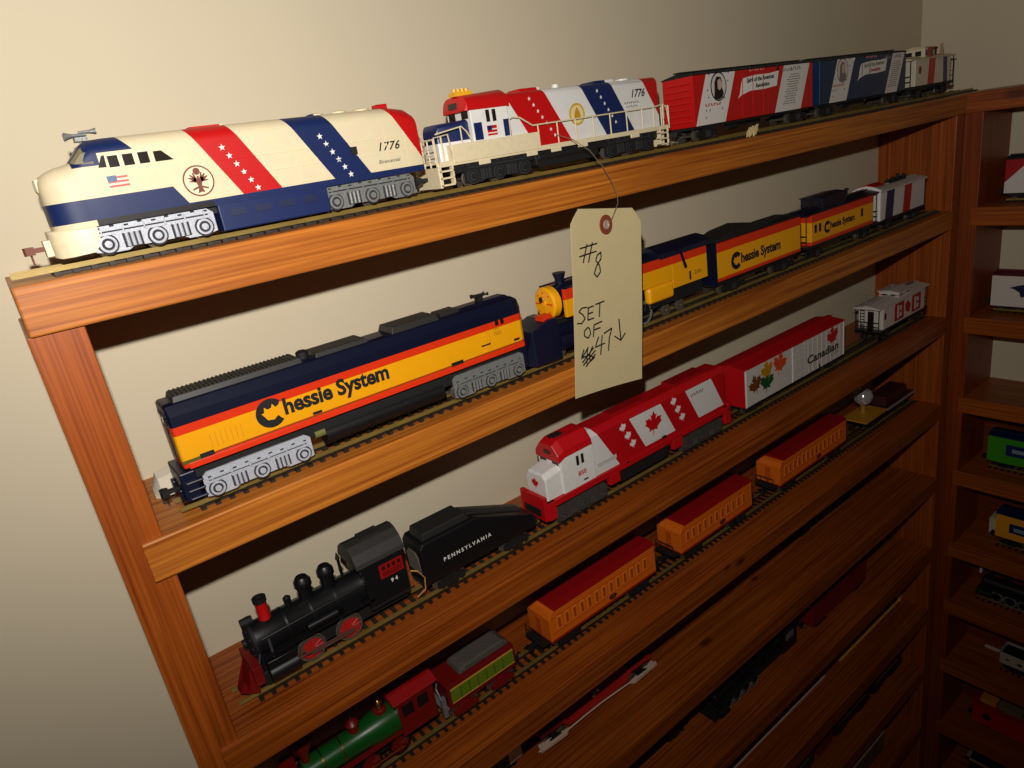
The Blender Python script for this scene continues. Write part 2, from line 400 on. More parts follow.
# ------------------------------------------------------------------ track
def track(x0, x1, yc, z, ov0, label, rz=0.0, sp=8.4):
    r = thing('model_train_track', label, 'toy train track', (x0, yc, z), rz)
    L = x1 - x0; m_ = MB(); n = int(L / sp)
    for i in range(n + 1): m_.box(i * sp, i * sp + 2.9, -15, 15, 0.05, 1.9)
    for y in (-8.25, 8.25): m_.box(0, n * sp + 2.9, y - 2.0, y - .9, .05, 1.3); m_.box(0, n * sp + 2.9, y + .9, y + 2, .05, 1.3)
    m_.build('tie_strip', M_tie, r)
    for y in (-8.25, 8.25):
        q = MB(); q.box(-ov0, L, y - 1.1, y + 1.1, 1.9, 2.4); q.box(-ov0, L, y - .3, y + .3, 2.4, 3.8); q.box(-ov0, L, y - .5, y + .5, 3.8, 4.5)
        q.build('rail', M_brass, r)
    return r
YC = [0, 31, 25, 35, 46, 60, 40]
track(22, 1150, YC[1], ZS[1], 18, 'brass rail track on the top shelf')
track(50, 1036, YC[2], ZS[2], 10, 'brass rail track on the second shelf down')
track(47, 1036, YC[3], ZS[3], 12, 'track with black ties on the third shelf down, under the black steam engine')
track(32, 1036, YC[4] + 3, ZS[4], 0, 'track with black ties on the fourth shelf down, under the orange coaches', rz=-0.006)
HR = 4.5
def veh(name, label, cat, x, k, group=None, dy=0, rz=0): return thing(name, label, cat, (x, YC[k] + dy, ZS[k] + HR), rz, group)

# ------------------------------------------------------------------ shelf 1: the bicentennial train
def section(x, hw, z0, zt, r, n=9, tumble=0):
    """one body cross-section: flat sides, rounded shoulders; radius r wide"""
    rx = min(r, hw); pts = []
    for i in range(n):
        a = math.pi / 2 * i / (n - 1)
        pts.append((x, -(hw - rx) - rx * math.cos(a), (zt - r * .8) + r * .8 * math.sin(a)))
    pts = [(x, -hw, z0)] + pts + [(x, -p[1], p[2]) for p in pts[::-1]] + [(x, hw, z0)]
    return [(p[0], -p[1], p[2]) for p in pts][::-1][::-1]
def carbody_nose():
    r = veh('diesel_locomotive', 'cream streamlined diesel with red and navy star stripes, leftmost on the top shelf', 'toy locomotive', 24, 1)
    zc = (20, 17)
    # bands: x' = x + 21/35*(z-20)   (leans back towards the roof)
    k = 0.62
    mt = painted('cream_body_with_stripes', CREAM, [
        (RED, [(1, 0, .58, 111.5), (-1, 0, -.58, -134.5)]),
        (NAVY, [(1, 0, k, 169), (-1, 0, -k, -194)]),
        (RED, [(1, 0, .62, 236)]),
        (NAVY, [(0, 0, -1, -29.5), (0, 0, 1, 19), (-1, 0, -.6, -82)]),
        (NAVY, [(0, 0, -1, -19.8), (1, 0, 0, 66)]), ((24, 22, 24), [(0, 0, -1, -19), (1, 0, 0, 24), (-1, 0, 0, -83)]),  # near-black layer paints in the shadow between body and front truck
        (NAVY, [(0, 0, 1, 50.6), (-1, 0, -.8, -91)]), (NAVY, [(0, 0, 1, 44.8), (-1, 0, 0, -33.5), (1, 0, 0, 21)]),
    ], rough=0.5, spec=.3)
    mb = MB(); S = []
    # nose
    for x, hw, z0, zt, rr in [(4.6, 8, 20, 38, 5), (5, 10, 17, 41, 7), (6.5, 12.8, 17, 43.4, 8), (9.5, 15, 16.5, 45, 9), (13.5, 16.6, 16, 46.4, 10), (18, 17, 16, 47.2, 10), (21, 17, 16, 48, 10),
                              (22.5, 17, 16, 49.5, 10), (28.5, 17, 16, 56, 10), (31.5, 17, 16, 57.6, 10), (40, 17, 16, 58, 10), (120, 17, 16, 58, 10), (205, 17, 16, 57.4, 10), (216, 17, 16, 55.4, 10), (221, 16.5, 16, 52, 10)]:
        S.append(section(x, hw, z0, zt, rr))
    mb.loft(S); mb.build('body_shell', mt, r, angle=32)
    # pilot and skirt
    p = MB(); p.loft([section(1.5, 9, 4, 17, 2), section(4, 13, 3, 17, 2), section(9, 15.5, 3, 17, 2), section(19, 16.5, 3.5, 17, 2), section(23, 16.5, 8, 17, 2)])
    p.box(-1.5, 1.8, -6.5, 6.5, 5, 13)
    p.build('pilot', M_cream, r, bevel=.4)
    q = MB(); q.box(84, 150, -16.8, 16.8, 1.5, 18); q.build('fuel_tank_skirt', M_navy, r, bevel=.7)
    q = MB()
    for i in range(4): q.box(90 + i * 14.5, 99 + i * 14.5, -17.4, -16.7, 9, 13)
    q.build('skirt_panel', plain('navy_shade', (16, 28, 66), rough=.5), r)
    q = MB(); q.box(22, 200, -13, 13, 12, 17); q.build('underframe', M_dblack, r)
    # trucks
    diesel_truck(r, 50, 62, M_silver); diesel_truck(r, 180, 64, M_gsilver)
    # grooves / panels
    g = MB()
    for z in (39, 30): g.box(92, 219, -17.3, -16.9, z, z + .5)
    for x in (90, 136, 148, 196, 210): g.box(x, x + .5, -17.25, -16.9, 20.4, 47)
    g.build('panel_seams', mt, r)
    # windshield and side windows
    for pl_ in ([(32.4, 43.6), (35.2, 49), (36.6, 49.2), (36.2, 43.4)], [(37.6, 43), (37.6, 48.6), (42.4, 48.6), (42.4, 43)], [(44.6, 43), (44.6, 48.6), (49.6, 48.6), (49.6, 43)], [(52, 43), (52, 48.6), (57, 48.6), (57, 43)], [(59.6, 43), (59.6, 48.2), (63.6, 48.2), (68.6, 43)]):
        MB().prism(pl_, 'y', -17.35, -16.9).build('side_window', M_dark, r)
    fr = MB(); fr.prism([(36.8, 42.2), (36.8, 49.4), (58, 49.4), (58, 42.2), (57, 43), (57, 48.6), (52, 48.6), (52, 43), (49.6, 43), (49.6, 48.6), (44.6, 48.6), (44.6, 43), (42.4, 43), (42.4, 48.6), (37.6, 48.6), (37.6, 43), (42.4, 42.99), (57, 42.99)], 'y', -17.05, -16.9)
    fr.build('window_frame', M_cream, r)
    for sd in (-1, 1):
        ws = MB()
        a, b = (sd * 1.2, sd * 10.8)
        ws._add([(21.9, a, 48.8), (22.6, b, 47.6), (28.2, b, 53.4), (27.4, a, 55.6), (23.5, a, 48.8), (24.2, b, 47.6), (29.8, b, 53.4), (29, a, 55.6)],
                [(0, 1, 2, 3) if sd > 0 else (3, 2, 1, 0), (7, 6, 5, 4), (0, 4, 5, 1), (1, 5, 6, 2), (2, 6, 7, 3), (3, 7, 4, 0)])
        ws.build('windshield', plain('smoked_glass', (70, 62, 44), rough=.15), r)
    MB().loft([[(21.2, -13, 47.6), (27.2, -13, 53.8), (29.6, -13, 54.4), (31.6, -13, 48)], [(22.4, -16.9, 46.6), (26.6, -16.4, 51), (30.4, -16.2, 51.6), (31.2, -17.2, 45.8)]], smooth=False).build('quarter_glass', plain('smoked_glass2', (120, 112, 84), rough=.3), r)
    # headlight boxed into the nose
    h = MB(); h.box(4, 12, -6, 6, 36, 42.6); ho = h.build('headlight_housing', M_cream, r, bevel=.6)
    h = MB(); h.box(3.7, 4.1, -3.6, 3.6, 37, 41.4); h.build('headlight', M_dark, ho)
    # horns
    hn = MB()
    for y, d in ((-3, -1), (3, 1)):
        hn.lathe('x', (y, 61), [(2.0, 24), (1.2, 26), (.7, 28), (.7, 34)], 12)
        hn.lathe('x', (y * .4, 62.4), [(.6, 31), (.8, 36), (1.5, 39)], 12)
    hn.box(28, 34, -3.6, 3.6, 58, 60); hn.cyl('z', (31, 0), 1, 57, 62, 8)
    hn.build('air_horn', M_gsilver, r)
    rv = MB()
    for x in (160, 176, 192): MB().lathe('z', (x, 0), [(5, 57.4), (5, 58.8), (2, 59.4), (.1, 59.4)], 20).build('roof_vent', mt, r)
    rv.box(84, 102, -5, 5, 57, 59); rv.build('roof_hatch', mt, r); MB().box(202, 209, -4, 4, 56.8, 60.4).build('roof_hatch', mt, r)
    # seal
    s = MB(); disc(s, 78, 30.4, 8.2, -17, .12); s.use(1); disc(s, 78, 30.4, 7.4, -17, .2); so = s.build('eagle_seal', [M_brown, plain('seal_cream', (228, 212, 176))], r)
    e = MB(); y = -17.15
    for sd in (-1, 1):
        for (a, b, c_) in ((2.6, 4.6, 1.4), (4.2, 3.8, 1.3), (5.4, 2.4, 1.2), (5.6, .4, 1.1)):
            e.prism([(78 + sd * .7, 31.6), (78 + sd * (a - c_ * .5), 30.2 + b), (78 + sd * a, 30.4 + b - .4), (78 + sd * 1.4, 29.6)], 'y', y - .2, y)
        e.prism([(78 + sd * .3, 28), (78 + sd * 4.4, 26.4), (78 + sd * 4.0, 25.6), (78, 27)], 'y', y - .2, y)
    e.prism([(76.8, 31.6), (79.2, 31.6), (79.4, 28.6), (78, 26.6), (76.6, 28.6)], 'y', y - .28, y)
    e.prism([(77, 26.8), (79, 26.8), (79.8, 24), (78, 24.6), (76.2, 24)], 'y', y - .2, y)
    disc(e, 78, 35.4, 1.9, y, .22, 14); e.prism([(77.4, 31.5), (78.6, 31.5), (78.5, 33), (77.5, 33)], 'y', y - .25, y)
    e.build('eagle_emblem', M_brown, so)
    # stars
    st = MB()
    for i in range(6):
        star(st, 95 + i * 2.8, 45.8 - i * 4.75, 1.9, -17.02, .15)
    st.build('red_stripe_stars', M_white, r)
    st = MB()
    for i in range(6): star(st, 153 + i * 2.95, 45 - i * 4.8, 2.0, -17.02, .15)
    st.build('blue_stripe_stars', M_white, r)
    # flag
    fg = MB(); fg.box(34.6, 44.4, -17.25, -16.9, 33, 39).use(1)
    for i in range(3): fg.box(34.7, 44.3, -17.32, -16.9, 33.3 + i * 2.1, 34.3 + i * 2.1)
    fg.use(2).box(34.6, 39, -17.36, -16.9, 36, 39)
    fg.build('flag_decal', [plain('flag_white', (214, 200, 180)), plain('flag_red', (190, 70, 60)), plain('flag_blue', (60, 90, 130))], r)
    text(r, '1776', 197, 34, 7.2, M_ink, -17.1, shear=.35, off=.12, space=1.15)
    text(r, 'Bicentennial', 196, 25.2, 3.2, M_grey, -17.1, shear=.3, off=.05)
    v = MB(); v.box(171, 175, -17.7, -16.9, 32, 36.6); v.build('side_vent', M_dblack, r)
    coupler(r, 0, -1, 9, M_brown); coupler(r, 214, 1)
    return r
carbody_nose()

def rail_run(mb, pts, posts, zb, r=.55):
    mb.tube(pts, r, 6)
    for x, y, zt in posts: mb.tube([(x, y, zb), (x, y, zt)], r, 6)
def hood_diesel():
    r = veh('diesel_locomotive', 'white diesel with cream handrails and red cab roof, second on the top shelf', 'toy locomotive', 250, 1)
    # frame / walkway sill
    f = MB(); f.box(6, 243, -16.5, 16.5, 15.5, 19); f.box(19, 97, -17.2, 17.2, 17, 29)
    for x in (40, 84, 108, 136, 196): f.box(x, x + 10, -17, -15.6, 13, 16)
    f.build('walkway_frame', M_cream, r, bevel=.4)
    u = MB(); u.box(16, 232, -13, 13, 10, 15.5); u.build('underframe', M_dblack, r)
    k = .62
    mt = painted('white_hood_with_stripes', WHITE, [
        (RED, [(1, 0, k, 109), (-1, 0, -k, -146)]),
        (NAVY, [(1, 0, k, 184), (-1, 0, -k, -217)]),
        (RED, [(1, 0, k, 254)]),
    ])
    h = MB(); h.loft([section(x, 12.5, 18, 58.5 - d, 5) for x, d in ((68, 0), (236, 0), (237, 1.5))], smooth=True)
    h.build('hood', mt, r, bevel=.5)
    MB().box(92, 112, -7, 7, 58, 60.6).build('roof_hatch', mt, r, bevel=.4); MB().box(168, 190, -8, 8, 58, 60.4).build('roof_hatch', mt, r, bevel=.4)
    MB().cyl('z', (134, 0), 3, 58, 61.5, 14).build('exhaust_stack', mt, r); MB().cyl('z', (208, 0), 6, 58, 60, 18).build('roof_fan', mt, r)
    c = MB(); c.box(40, 73, -14.8, 14.8, 18, 51); c.build('cab', M_white, r, bevel=.6)
    cr = MB(); cr.loft([section(x, hw, 49.5, zt, 9) for x, hw, zt in ((36.5, 14, 57), (38, 15.4, 60), (72, 15.4, 61.5), (75, 15, 60))])
    cr.build('cab_roof', M_red, r, bevel=.4)
    n = MB(); n.loft([section(x, hw, 18, z, 4) for x, hw, z in ((13.5, 9, 41), (15, 10, 43.5), (40, 10.5, 44.5))]); n.build('short_nose', painted('nose_paint', WHITE, [(NAVY, [(0, 0, 1, 31)])]), r, bevel=.6)
    MB().box(41.5, 48.5, -15.0, -14.6, 29.5, 41).build('cab_side_panel', M_navy, r); MB().box(67.6, 73.2, -15.0, -14.6, 29.5, 41).build('cab_side_panel', M_navy, r)
    for x in (53, 58.6): MB().box(x, x + 3, -15.3, -14.6, 40.6, 48.6).build('cab_window', M_dark, r)
    for y in (-12, 4): MB().box(39.6, 40.2, y, y + 8, 44.6, 49.4).build('windshield', M_dark, r)
    nb = MB(); nb.box(35.8, 37.2, -5, 5, 52, 56); nb.build('number_board', M_dark, r)
    fg = MB(); fg.box(52.6, 61, -15.2, -14.7, 31.4, 38).use(1).box(52.6, 61, -15.3, -14.7, 32.6, 33.4).box(52.6, 61, -15.3, -14.7, 35, 35.8).use(2).box(52.6, 56.4, -15.35, -14.7, 35, 38)
    fg.build('flag_decal', [plain('flag_red2', RED), M_white, M_navy], r)
    for nm, xa, d in (('front', 4, 1), ('rear', 246, -1)):
        p = MB(); p.box(*sorted((xa + d * 2, xa + d * 4)), -15.5, 15.5, 2, 18)
        for sd in (-1, 1):
            for i in range(3): p.box(*sorted((xa + d * 3, xa + d * 14)), *sorted((sd * 12, sd * 16.8)), 3 + i * 4.6, 4.2 + i * 4.6)
            p.box(*sorted((xa + d * 13, xa + d * 14)), *sorted((sd * 12, sd * 16.8)), 3, 18); p.box(*sorted((xa + d * 3, xa + d * 4)), *sorted((sd * 12, sd * 16.8)), 3, 18)
        p.build('pilot_steps', M_cream, r, bevel=.2)
    m_ = MB()
    for sd in (-1, 1):
        y = sd * 16
        rail_run(m_, [(72, y, 29), (72, y, 40), (75, y, 41.5), (82, y, 40.5), (93, y, 34), (228, y, 34.6), (238, y, 36), (243, y, 33), (245, y, 18)], [(x, y, 34.3) for x in (98, 117, 136, 155, 174, 193, 212, 226)] + [(238, y, 36)], 18)
        rail_run(m_, [(7, y, 17), (6, y, 35), (18, y, 36), (20, y, 18)], [(12, y, 35.5)], 18, .6)
        rail_run(m_, [(8, y, 37), (30, y, 40), (34, y, 36), (38, y, 29)], [(29, y, 39.5)], 18, .5)
    for xa in (5.5, 245):
        rail_run(m_, [(xa, -16, 34), (xa, 16, 34)], [(xa, y, 34) for y in (-16, -8, 0, 8, 16)], 16, .6)
    for z in (20, 24, 28): m_.tube([(5.2, -15, z), (5.2, 15, z)], .45, 6)
    m_.build('handrails', M_cream, r)
    t = MB(); t.prism([(98, 3.5), (94, 6), (94, 14), (160, 14), (160, 6), (156, 3.5)], 'y', -13.5, 13.5); t.cyl('x', (-12, 11), 3, 96, 158, 14); t.build('fuel_tank', M_dblack, r, bevel=.6)
    diesel_truck(r, 58, 60, M_dblack, y=13); diesel_truck(r, 196, 58, M_dblack, y=13)
    s = MB(); disc(s, 142, 37.5, 8.2, -12.5, .15); so = s.build('gold_seal', plain('seal_gold', (200, 158, 40)), r)
    s = MB(); disc(s, 142, 37.5, 6.6, -12.62, .12); s.build('seal_field', plain('seal_white', (222, 206, 150)), so)
    s = MB(); s.prism([(138.5, 36), (140, 40), (141, 41.5), (142, 43), (143, 41.5), (144, 40), (145.5, 36), (144, 33.5), (140, 33.5)], 'y', -12.9, -12.6); s.build('seal_emblem', plain('seal_gold2', (186, 140, 30)), so)
    st = MB()
    for i in range(7): star(st, 96 + i * 3.5, 52.6 - i * 4.6, 1.5, -12.5, .2)
    st.build('red_stripe_stars', M_white, r)
    st = MB()
    for i in range(6): star(st, 166 + i * 3.6, 52.6 - i * 5, 1.5, -12.5, .2)
    st.build('blue_stripe_stars', M_white, r)
    text(r, '1776', 212, 47, 8.6, M_ink, -12.6, off=.15, shear=.3)
    marks(r, 196, 214, 40, -12.6, M_grey, 7, 1.4)
    marks(r, 198, 212, 37, -12.6, M_grey, 5, 1.4)
    b = MB(); b.box(36, 51, -6, 2, 60, 62.8)
    for i in range(4): b.cyl('z', (38.5 + i * 3.4, -2), 1.4, 62, 65, 10)
    b.build('roof_horn', plain('yellow_horn', (228, 170, 30)), r)
    coupler(r, 5, -1, 9); coupler(r, 244, 1, 9)
    return r
hood_diesel()

def boxcar(name, label, X, k, L, mat, endmat, roofmat, W=34, z0=13, z1=56, dy=0, ends=True, door=None, group=None, roof_h=3.0, rz=0, root=None, ribs=True):
    r = root or veh(name, label, 'toy train car', X, k, group, dy, rz)
    h = W / 2
    b = MB(); b.box(0, L, -h, h, z0, z1)
    b.build('car_body', mat, r, bevel=.4)
    for xa, d in ((0, -1), (L, 1)):
        e = MB(); e.box(*sorted((xa, xa + d * .6)), -h + .3, h - .3, z0 + .4, z1 - .4)
        for i in range(7 if ribs else 0):
            z = z0 + 5 + i * (z1 - z0 - 8) / 6.6; e.cyl('y', (xa + d * .4, z), 1.0, -h + 3, h - 3, 8)
        e.build('end_panel', endmat, r)
    rf = MB(); rf.prism([(-h - .6, z1 - .6), (-h - .6, z1 + .4), (0, z1 + roof_h), (h + .6, z1 + .4), (h + .6, z1 - .6)], 'x', -.8, L + .8)
    n = int(L / 11)
    for i in range(n + 1 if ribs else 0):
        x = 2 + i * (L - 4) / n
        rf.prism([(-h - .6, z1 + .4), (0, z1 + roof_h), (h + .6, z1 + .4), (h + .6, z1 + .9), (0, z1 + roof_h + .6), (-h - .6, z1 + .9)], 'x', x - .5, x + .5)
    rfo = rf.build('roof', roofmat, r)
    rw = MB(); rw.box(-1, L + 1, -3.2, 3.2, z1 + roof_h + .4, z1 + roof_h + 1.4); rw.build('running_board', roofmat, rfo)
    u = MB(); u.box(2, L - 2, -h + 3, h - 3, z0 - 2.5, z0); u.box(L * .4, L * .6, -6, 6, z0 - 6, z0 - 2); u.cyl('x', (-8, z0 - 5), 3, L * .3, L * .38, 12); u.build('underframe', M_dblack, r)
    if door:
        d = MB(); x0, x1, dm = door
        d.box(x0, x1, -h - .7, -h + .1, z0 + 1, z1 - 1)
        for i in range(4): d.box(x0 + 1, x1 - 1, -h - 1.0, -h - .6, z0 + 5 + i * 10, z0 + 6 + i * 10)
        d.build('sliding_door', dm, r)
    freight_truck(r, 22); freight_truck(r, L - 22)
    coupler(r, 0, -1); coupler(r, L, 1)
    return r
def ladder(parent, x, y0, y1, z0, z1, mat, axis='y', n=6):
    m_ = MB()
    if axis == 'y':   # on an end, facing x
        for y in (y0, y1): m_.tube([(x, y, z0), (x, y, z1)], .45, 6)
        for i in range(n): z = z0 + (i + .5) * (z1 - z0) / n; m_.tube([(x, y0, z), (x, y1, z)], .4, 6)
    return m_.build('ladder', mat, parent)
def history_car(X, L, base, label, ink, dark_end, st, dx):
    k = -.41
    nm = 'red' if base == RED else 'blue'
    mt = painted(nm + '_side_with_white_stripes', base, [
        ((224, 218, 212), [(1, 0, k, st[0]), (-1, 0, -k, -st[1]), (0, -1, 0, 16)]),
        ((224, 218, 212), [(1, 0, k, st[2]), (-1, 0, -k, -st[3]), (0, -1, 0, 16)])])
    bm = plain(nm + '_car_plastic', base, rough=.42)
    r = boxcar('boxcar', label, X, 1, L, mt, bm, M_dblack)
    y = -17.05
    # portrait
    px = 36 + dx
    o = MB(); disc(o, px, 44, 12.4, y, .15, 30, .94); po = o.build('portrait_oval', ink, r)
    o = MB(); disc(o, px, 44, 11.2, y - .1, .15, 30, .92); o.build('oval_ground', plain('portrait_ground', (206, 196, 186)), po)
    o = MB(); o.prism([(px - 7, 35), (px - 6.4, 40), (px - 6, 48), (px - 3, 52.4), (px + 3, 52), (px + 5, 48), (px + 4.6, 43), (px + 7, 38), (px + 5, 34.4), (px, 33), (px - 5, 33.6)], 'y', y - .35, y - .2)
    o.use(1).prism([(px - 1.6, 42), (px - 1.6, 49), (px + 1.6, 50.6), (px + 4.4, 47.6), (px + 4, 43), (px + 1, 40.6)], 'y', y - .5, y - .2).build('portrait_figure', [ink, plain('portrait_face', (190, 166, 150))], po)
    s = MB()
    for dx_, dz in ((-13, 55), (15, 55), (-16, 42), (14, 48), (-15, 36), (-19, 25), (-14, 25), (4, 25), (-20, 19), (8, 34)):
        star(s, px + dx_, dz, 1.1, y, .15)
    s.build('small_stars', M_navy, r)
    marks(r, px - 20, px + 4, 28.5, y - .1, plain('print_red', (160, 50, 50)), 6, 2.2)
    b = MB(); bx = 68 + dx * 1.3; bz = [(0, 35), (-3, 31.5), (2, 33.8), (16, 36.6), (40, 36.6), (60, 38), (64, 51.4), (48, 50), (24, 50), (6, 48.4), (3, 45)]
    b.prism([(bx + u, v) for u, v in bz], 'y', y - .2, y + .1); b.use(1).prism([(bx + 60, 51.6), (bx + 65, 51.6), (bx + 64, 55), (bx + 61, 54)], 'y', y - .2, y); bo = b.build('banner', [plain('banner_white', (226, 222, 214)), ink], r)
    text(bo, 'Spirit of the American', bx + 33, 46.4, 5.3, ink, y - .3, shear=.25, off=.16, rot=.03, stretch=.95)
    text(bo, 'Revolution', bx + 36, 40.6, 5.2, ink if base == RED else plain('print_red', (160, 50, 50)), y - .3, shear=.25, off=.16, rot=.03)
    marks(r, bx + 16, bx + 42, 53.6, y - .1, plain('faded_print', (206, 130, 120) if base == RED else (110, 130, 170)), 6, 2.8)
    pm = plain('fine_print', (120, 112, 108)); fx = (st[2] + st[3]) / 2
    marks(r, fx + 12, fx + 30, 50.4, y - .1, pm, 5, 3)
    L_ = MB()
    pm = plain('fine_print', (120, 112, 108))
    marks(r, 139, 156, 50, y - .1, pm, 5, 2.6)
    for i in range(13):
        z = 46 - i * 2.2; xc = fx + z * .41; ww = 8 + (i * 37 % 5)
        for j in range(4): L_.box(xc - ww + j * ww / 2, xc - ww + (j + .8) * ww / 2, y - .15, y + .1, z, z + .8)
    L_.build('fine_print', pm, r)
    rb = MB()
    for i in range(12):
        x = 4 + i * (L - 8) / 11
        if x > 60 + dx and x < 120: rb.box(x, x + .8, y - .35, y + .1, 14, 55)
    rb.build('side_ribs', mt, r)
    ladder(r, L + 1.8, -14, -6, 14, 55, bm if not dark_end else plain('ladder_pale', (120, 130, 150)), n=8)
    return r
history_car(529, 193, RED, 'red boxcar with two white slanted panels, portrait oval and banner, on the top shelf', M_ink, False, (-4, 39, 119, 165), 0)
history_car(736, 191, (4, 42, 80), 'blue boxcar with two white slanted panels and banner, on the top shelf', M_grey, True, (13, 49, 136, 165), 10)

def caboose(label, X, k, L, body, roofm, W=32, z0=15, z1=44, cupola=(.3, .6), plat=12, win=(), cup_h=12, dy=0, railm=None, cupm=None, rz=0, stack=None, W_roof=1.5):
    r = veh('caboose', label, 'toy train car', X, k, None, dy, rz)
    h = W / 2; railm = railm or M_black
    b = MB(); b.box(plat, L - plat, -h, h, z0, z1); b.build('car_body', body, r, bevel=.4)
    fl_ = MB(); fl_.box(0, L, -h, h, z0 - 3, z0); fl_.box(plat, L - plat, -h + 4, h - 4, z0 - 6, z0 - 3); fl_.build('platform_floor', railm, r)
    rf = MB(); rf.prism([(-h - W_roof, z1 - .2), (-h - W_roof, z1 + 1), (-h * .5, z1 + 3.4), (0, z1 + 4), (h * .5, z1 + 3.4), (h + W_roof, z1 + 1), (h + W_roof, z1 - .2)], 'x', -1, L + 1)
    rf.box(-2, L + 2, -3, 3, z1 + 4.2, z1 + 5); rf.build('roof', roofm, r)
    if cupola:
        a, c = cupola[0] * L, cupola[1] * L; q = MB(); q.box(a, c, -h + 3, h - 3, z1, z1 + cup_h); cp = q.build('cupola', cupm or body, r, bevel=.4)
        q = MB(); q.prism([(-h + 1.5, z1 + cup_h), (-h + 1.5, z1 + cup_h + .8), (0, z1 + cup_h + 2.4), (h - 1.5, z1 + cup_h + .8), (h - 1.5, z1 + cup_h)], 'x', a - 2, c + 2); q.build('cupola_roof', roofm, cp)
        mid = (a + c) / 2
        for x in (mid - (c - a) * .28, mid + (c - a) * .28): MB().box(x - 3, x + 3, -h + 2.8, -h + 3.2, z1 + 4, z1 + cup_h - 3).build('cupola_window', M_dark, cp)
        for y in (-9, 2): MB().box(a - .3, a + .2, y, y + 7, z1 + 4, z1 + cup_h - 3).build('cupola_window', M_dark, cp)
    for x in win:
        q = MB(); q.box(x - 2.2, x + 2.2, -h - .35, -h + .1, z0 + 13, z0 + 22); q.build('window', M_dark, r)
    for xa, d in ((plat, -1), (L - plat, 1)): MB().box(*sorted((xa, xa + d * .5)), -4, 4, z0, z0 + 24).build('end_door', M_dark if railm is M_black else body, r)
    for xa, d in ((0, 1), (L, -1)):
        m_ = MB(); xe = xa + d * .8
        m_.tube([(xe, -h + 1, z0), (xe, -h + 1, z1)], .6, 6); m_.tube([(xe, h - 1, z0), (xe, h - 1, z1)], .6, 6)
        for z in (z0 + 6, z0 + 12): m_.tube([(xe, -h + 1, z), (xe, h - 1, z)], .5, 6)
        for y in (-7, 0, 7): m_.tube([(xe, y, z0), (xe, y, z0 + 12)], .4, 6)
        for z in range(3): m_.box(*sorted((xa + d * 1, xa + d * (plat - 2))), -h - .5, -h + 3, z0 - 4 - z * 3.5, z0 - 3.2 - z * 3.5)
        m_.tube([(xe, 4, z0), (xe, 4, z1 + 4)], .4, 6); m_.tube([(xe, 9, z0), (xe, 9, z1 + 4)], .4, 6)
        for z in range(8): m_.tube([(xe, 4, z0 + z * 4), (xe, 9, z0 + z * 4)], .35, 6)
        m_.build('end_railing', railm, r)
    if stack:
        q = MB(); q.cyl('z', (stack, -3), 1.3, z1 + 1, z1 + 12, 10); q.lathe('z', (stack, -3), [(2.6, z1 + 11.5), (2.6, z1 + 13), (.2, z1 + 14)], 14); q.build('smoke_stack', M_dblack, r)
    freight_truck(r, 26, wb=16); freight_truck(r, L - 26, wb=16)
    coupler(r, 0, -1); coupler(r, L, 1)
    return r
cb = painted('white_caboose_with_stripes', (214, 204, 184), [(RED, [(1, 0, -.1, 44), (-1, 0, .1, -62)]), (NAVY, [(1, 0, .1, 92), (-1, 0, -.1, -104)])])
c1 = caboose('white caboose with red and navy bands at the far end of the top shelf', 944, 1, 122, cb, plain('cream_roof', (200, 184, 150)), cupola=(.34, .54), stack=96, z1=45, railm=M_dblack, cup_h=13)
q = MB(); q.box(106, 116, -4, 4, 50, 62); q.build('roof_locker', plain('cream_roof', (200, 184, 150)), c1)
q = MB(); disc(q, 24, 33, 4.5, -16.1, .2, 20, .8); q.build('round_emblem', M_wine, c1)
# scrap under the red boxcar
def scrap(nm, label, cat, X, Y, Z, mat, sz=10):
    mb = MB(); rs = random.Random(3)
    for i in range(5):
        a = i * 1.25; x, y = math.cos(a) * sz * .35, math.sin(a) * sz * .2
        mb.prism([(x - sz * .2, 0), (x + sz * .1, sz * .1), (x + sz * .45, sz * (.4 + .1 * i)), (x + sz * .2, sz * (.55 + .06 * i)), (x - sz * .15, sz * .35)], 'y', y, y + .8)
    o = mb.build(nm, mat); o.location = (X * MM, Y * MM, Z * MM); return tag(o, label, cat)
scrap('paper_scrap', 'small crumpled pale scrap on the track under the red boxcar', 'scrap of paper', 607, 9, ZS[1] + .2, plain('pale_paper', (214, 196, 140)), 13)

# ------------------------------------------------------------------ shelf 2: the orange, yellow and navy train
def steam_wheels(root, xs, rad, gauge, mat, name='driving_wheel', rim=None, spokes=10):
    for x in xs:
        m_ = MB()
        for sd in (-1, 1):
            y0 = sd * gauge / 2
            m_.use(1 if rim else 0)
            m_.lathe('y', (x, rad), [(rad * .84, y0 - sd * 1), (rad * .84, y0 + sd * 1.8), (rad * .98, y0 + sd * 1.8), (rad, y0), (rad + .9, y0 - sd * .1), (rad + .9, y0 - sd * 1), (rad * .84, y0 - sd * 1)], 28, False)
            m_.use(0)
            m_.cyl('y', (x, rad), rad * .82, y0 + (0.2 if sd > 0 else -.2) - .4, y0 + (0.2 if sd > 0 else -.2) + .4, 28)
            m_.cyl('y', (x, rad), rad * .22, *(y0 - .2, y0 + sd * 2.6) if sd > 0 else (y0 + sd * 2.6, y0 + .2), 12)
            for i in range(spokes):
                a = 2 * math.pi * i / spokes
                m_.tube([(x + rad * .2 * math.cos(a), y0 + sd * 1.2, rad + rad * .2 * math.sin(a)), (x + rad * .85 * math.cos(a), y0 + sd * 1.2, rad + rad * .85 * math.sin(a))], .5, 5)
        m_.cyl('y', (x, rad), 1.3, -gauge / 2, gauge / 2, 8)
        m_.build(name, [mat, rim] if rim else mat, root)
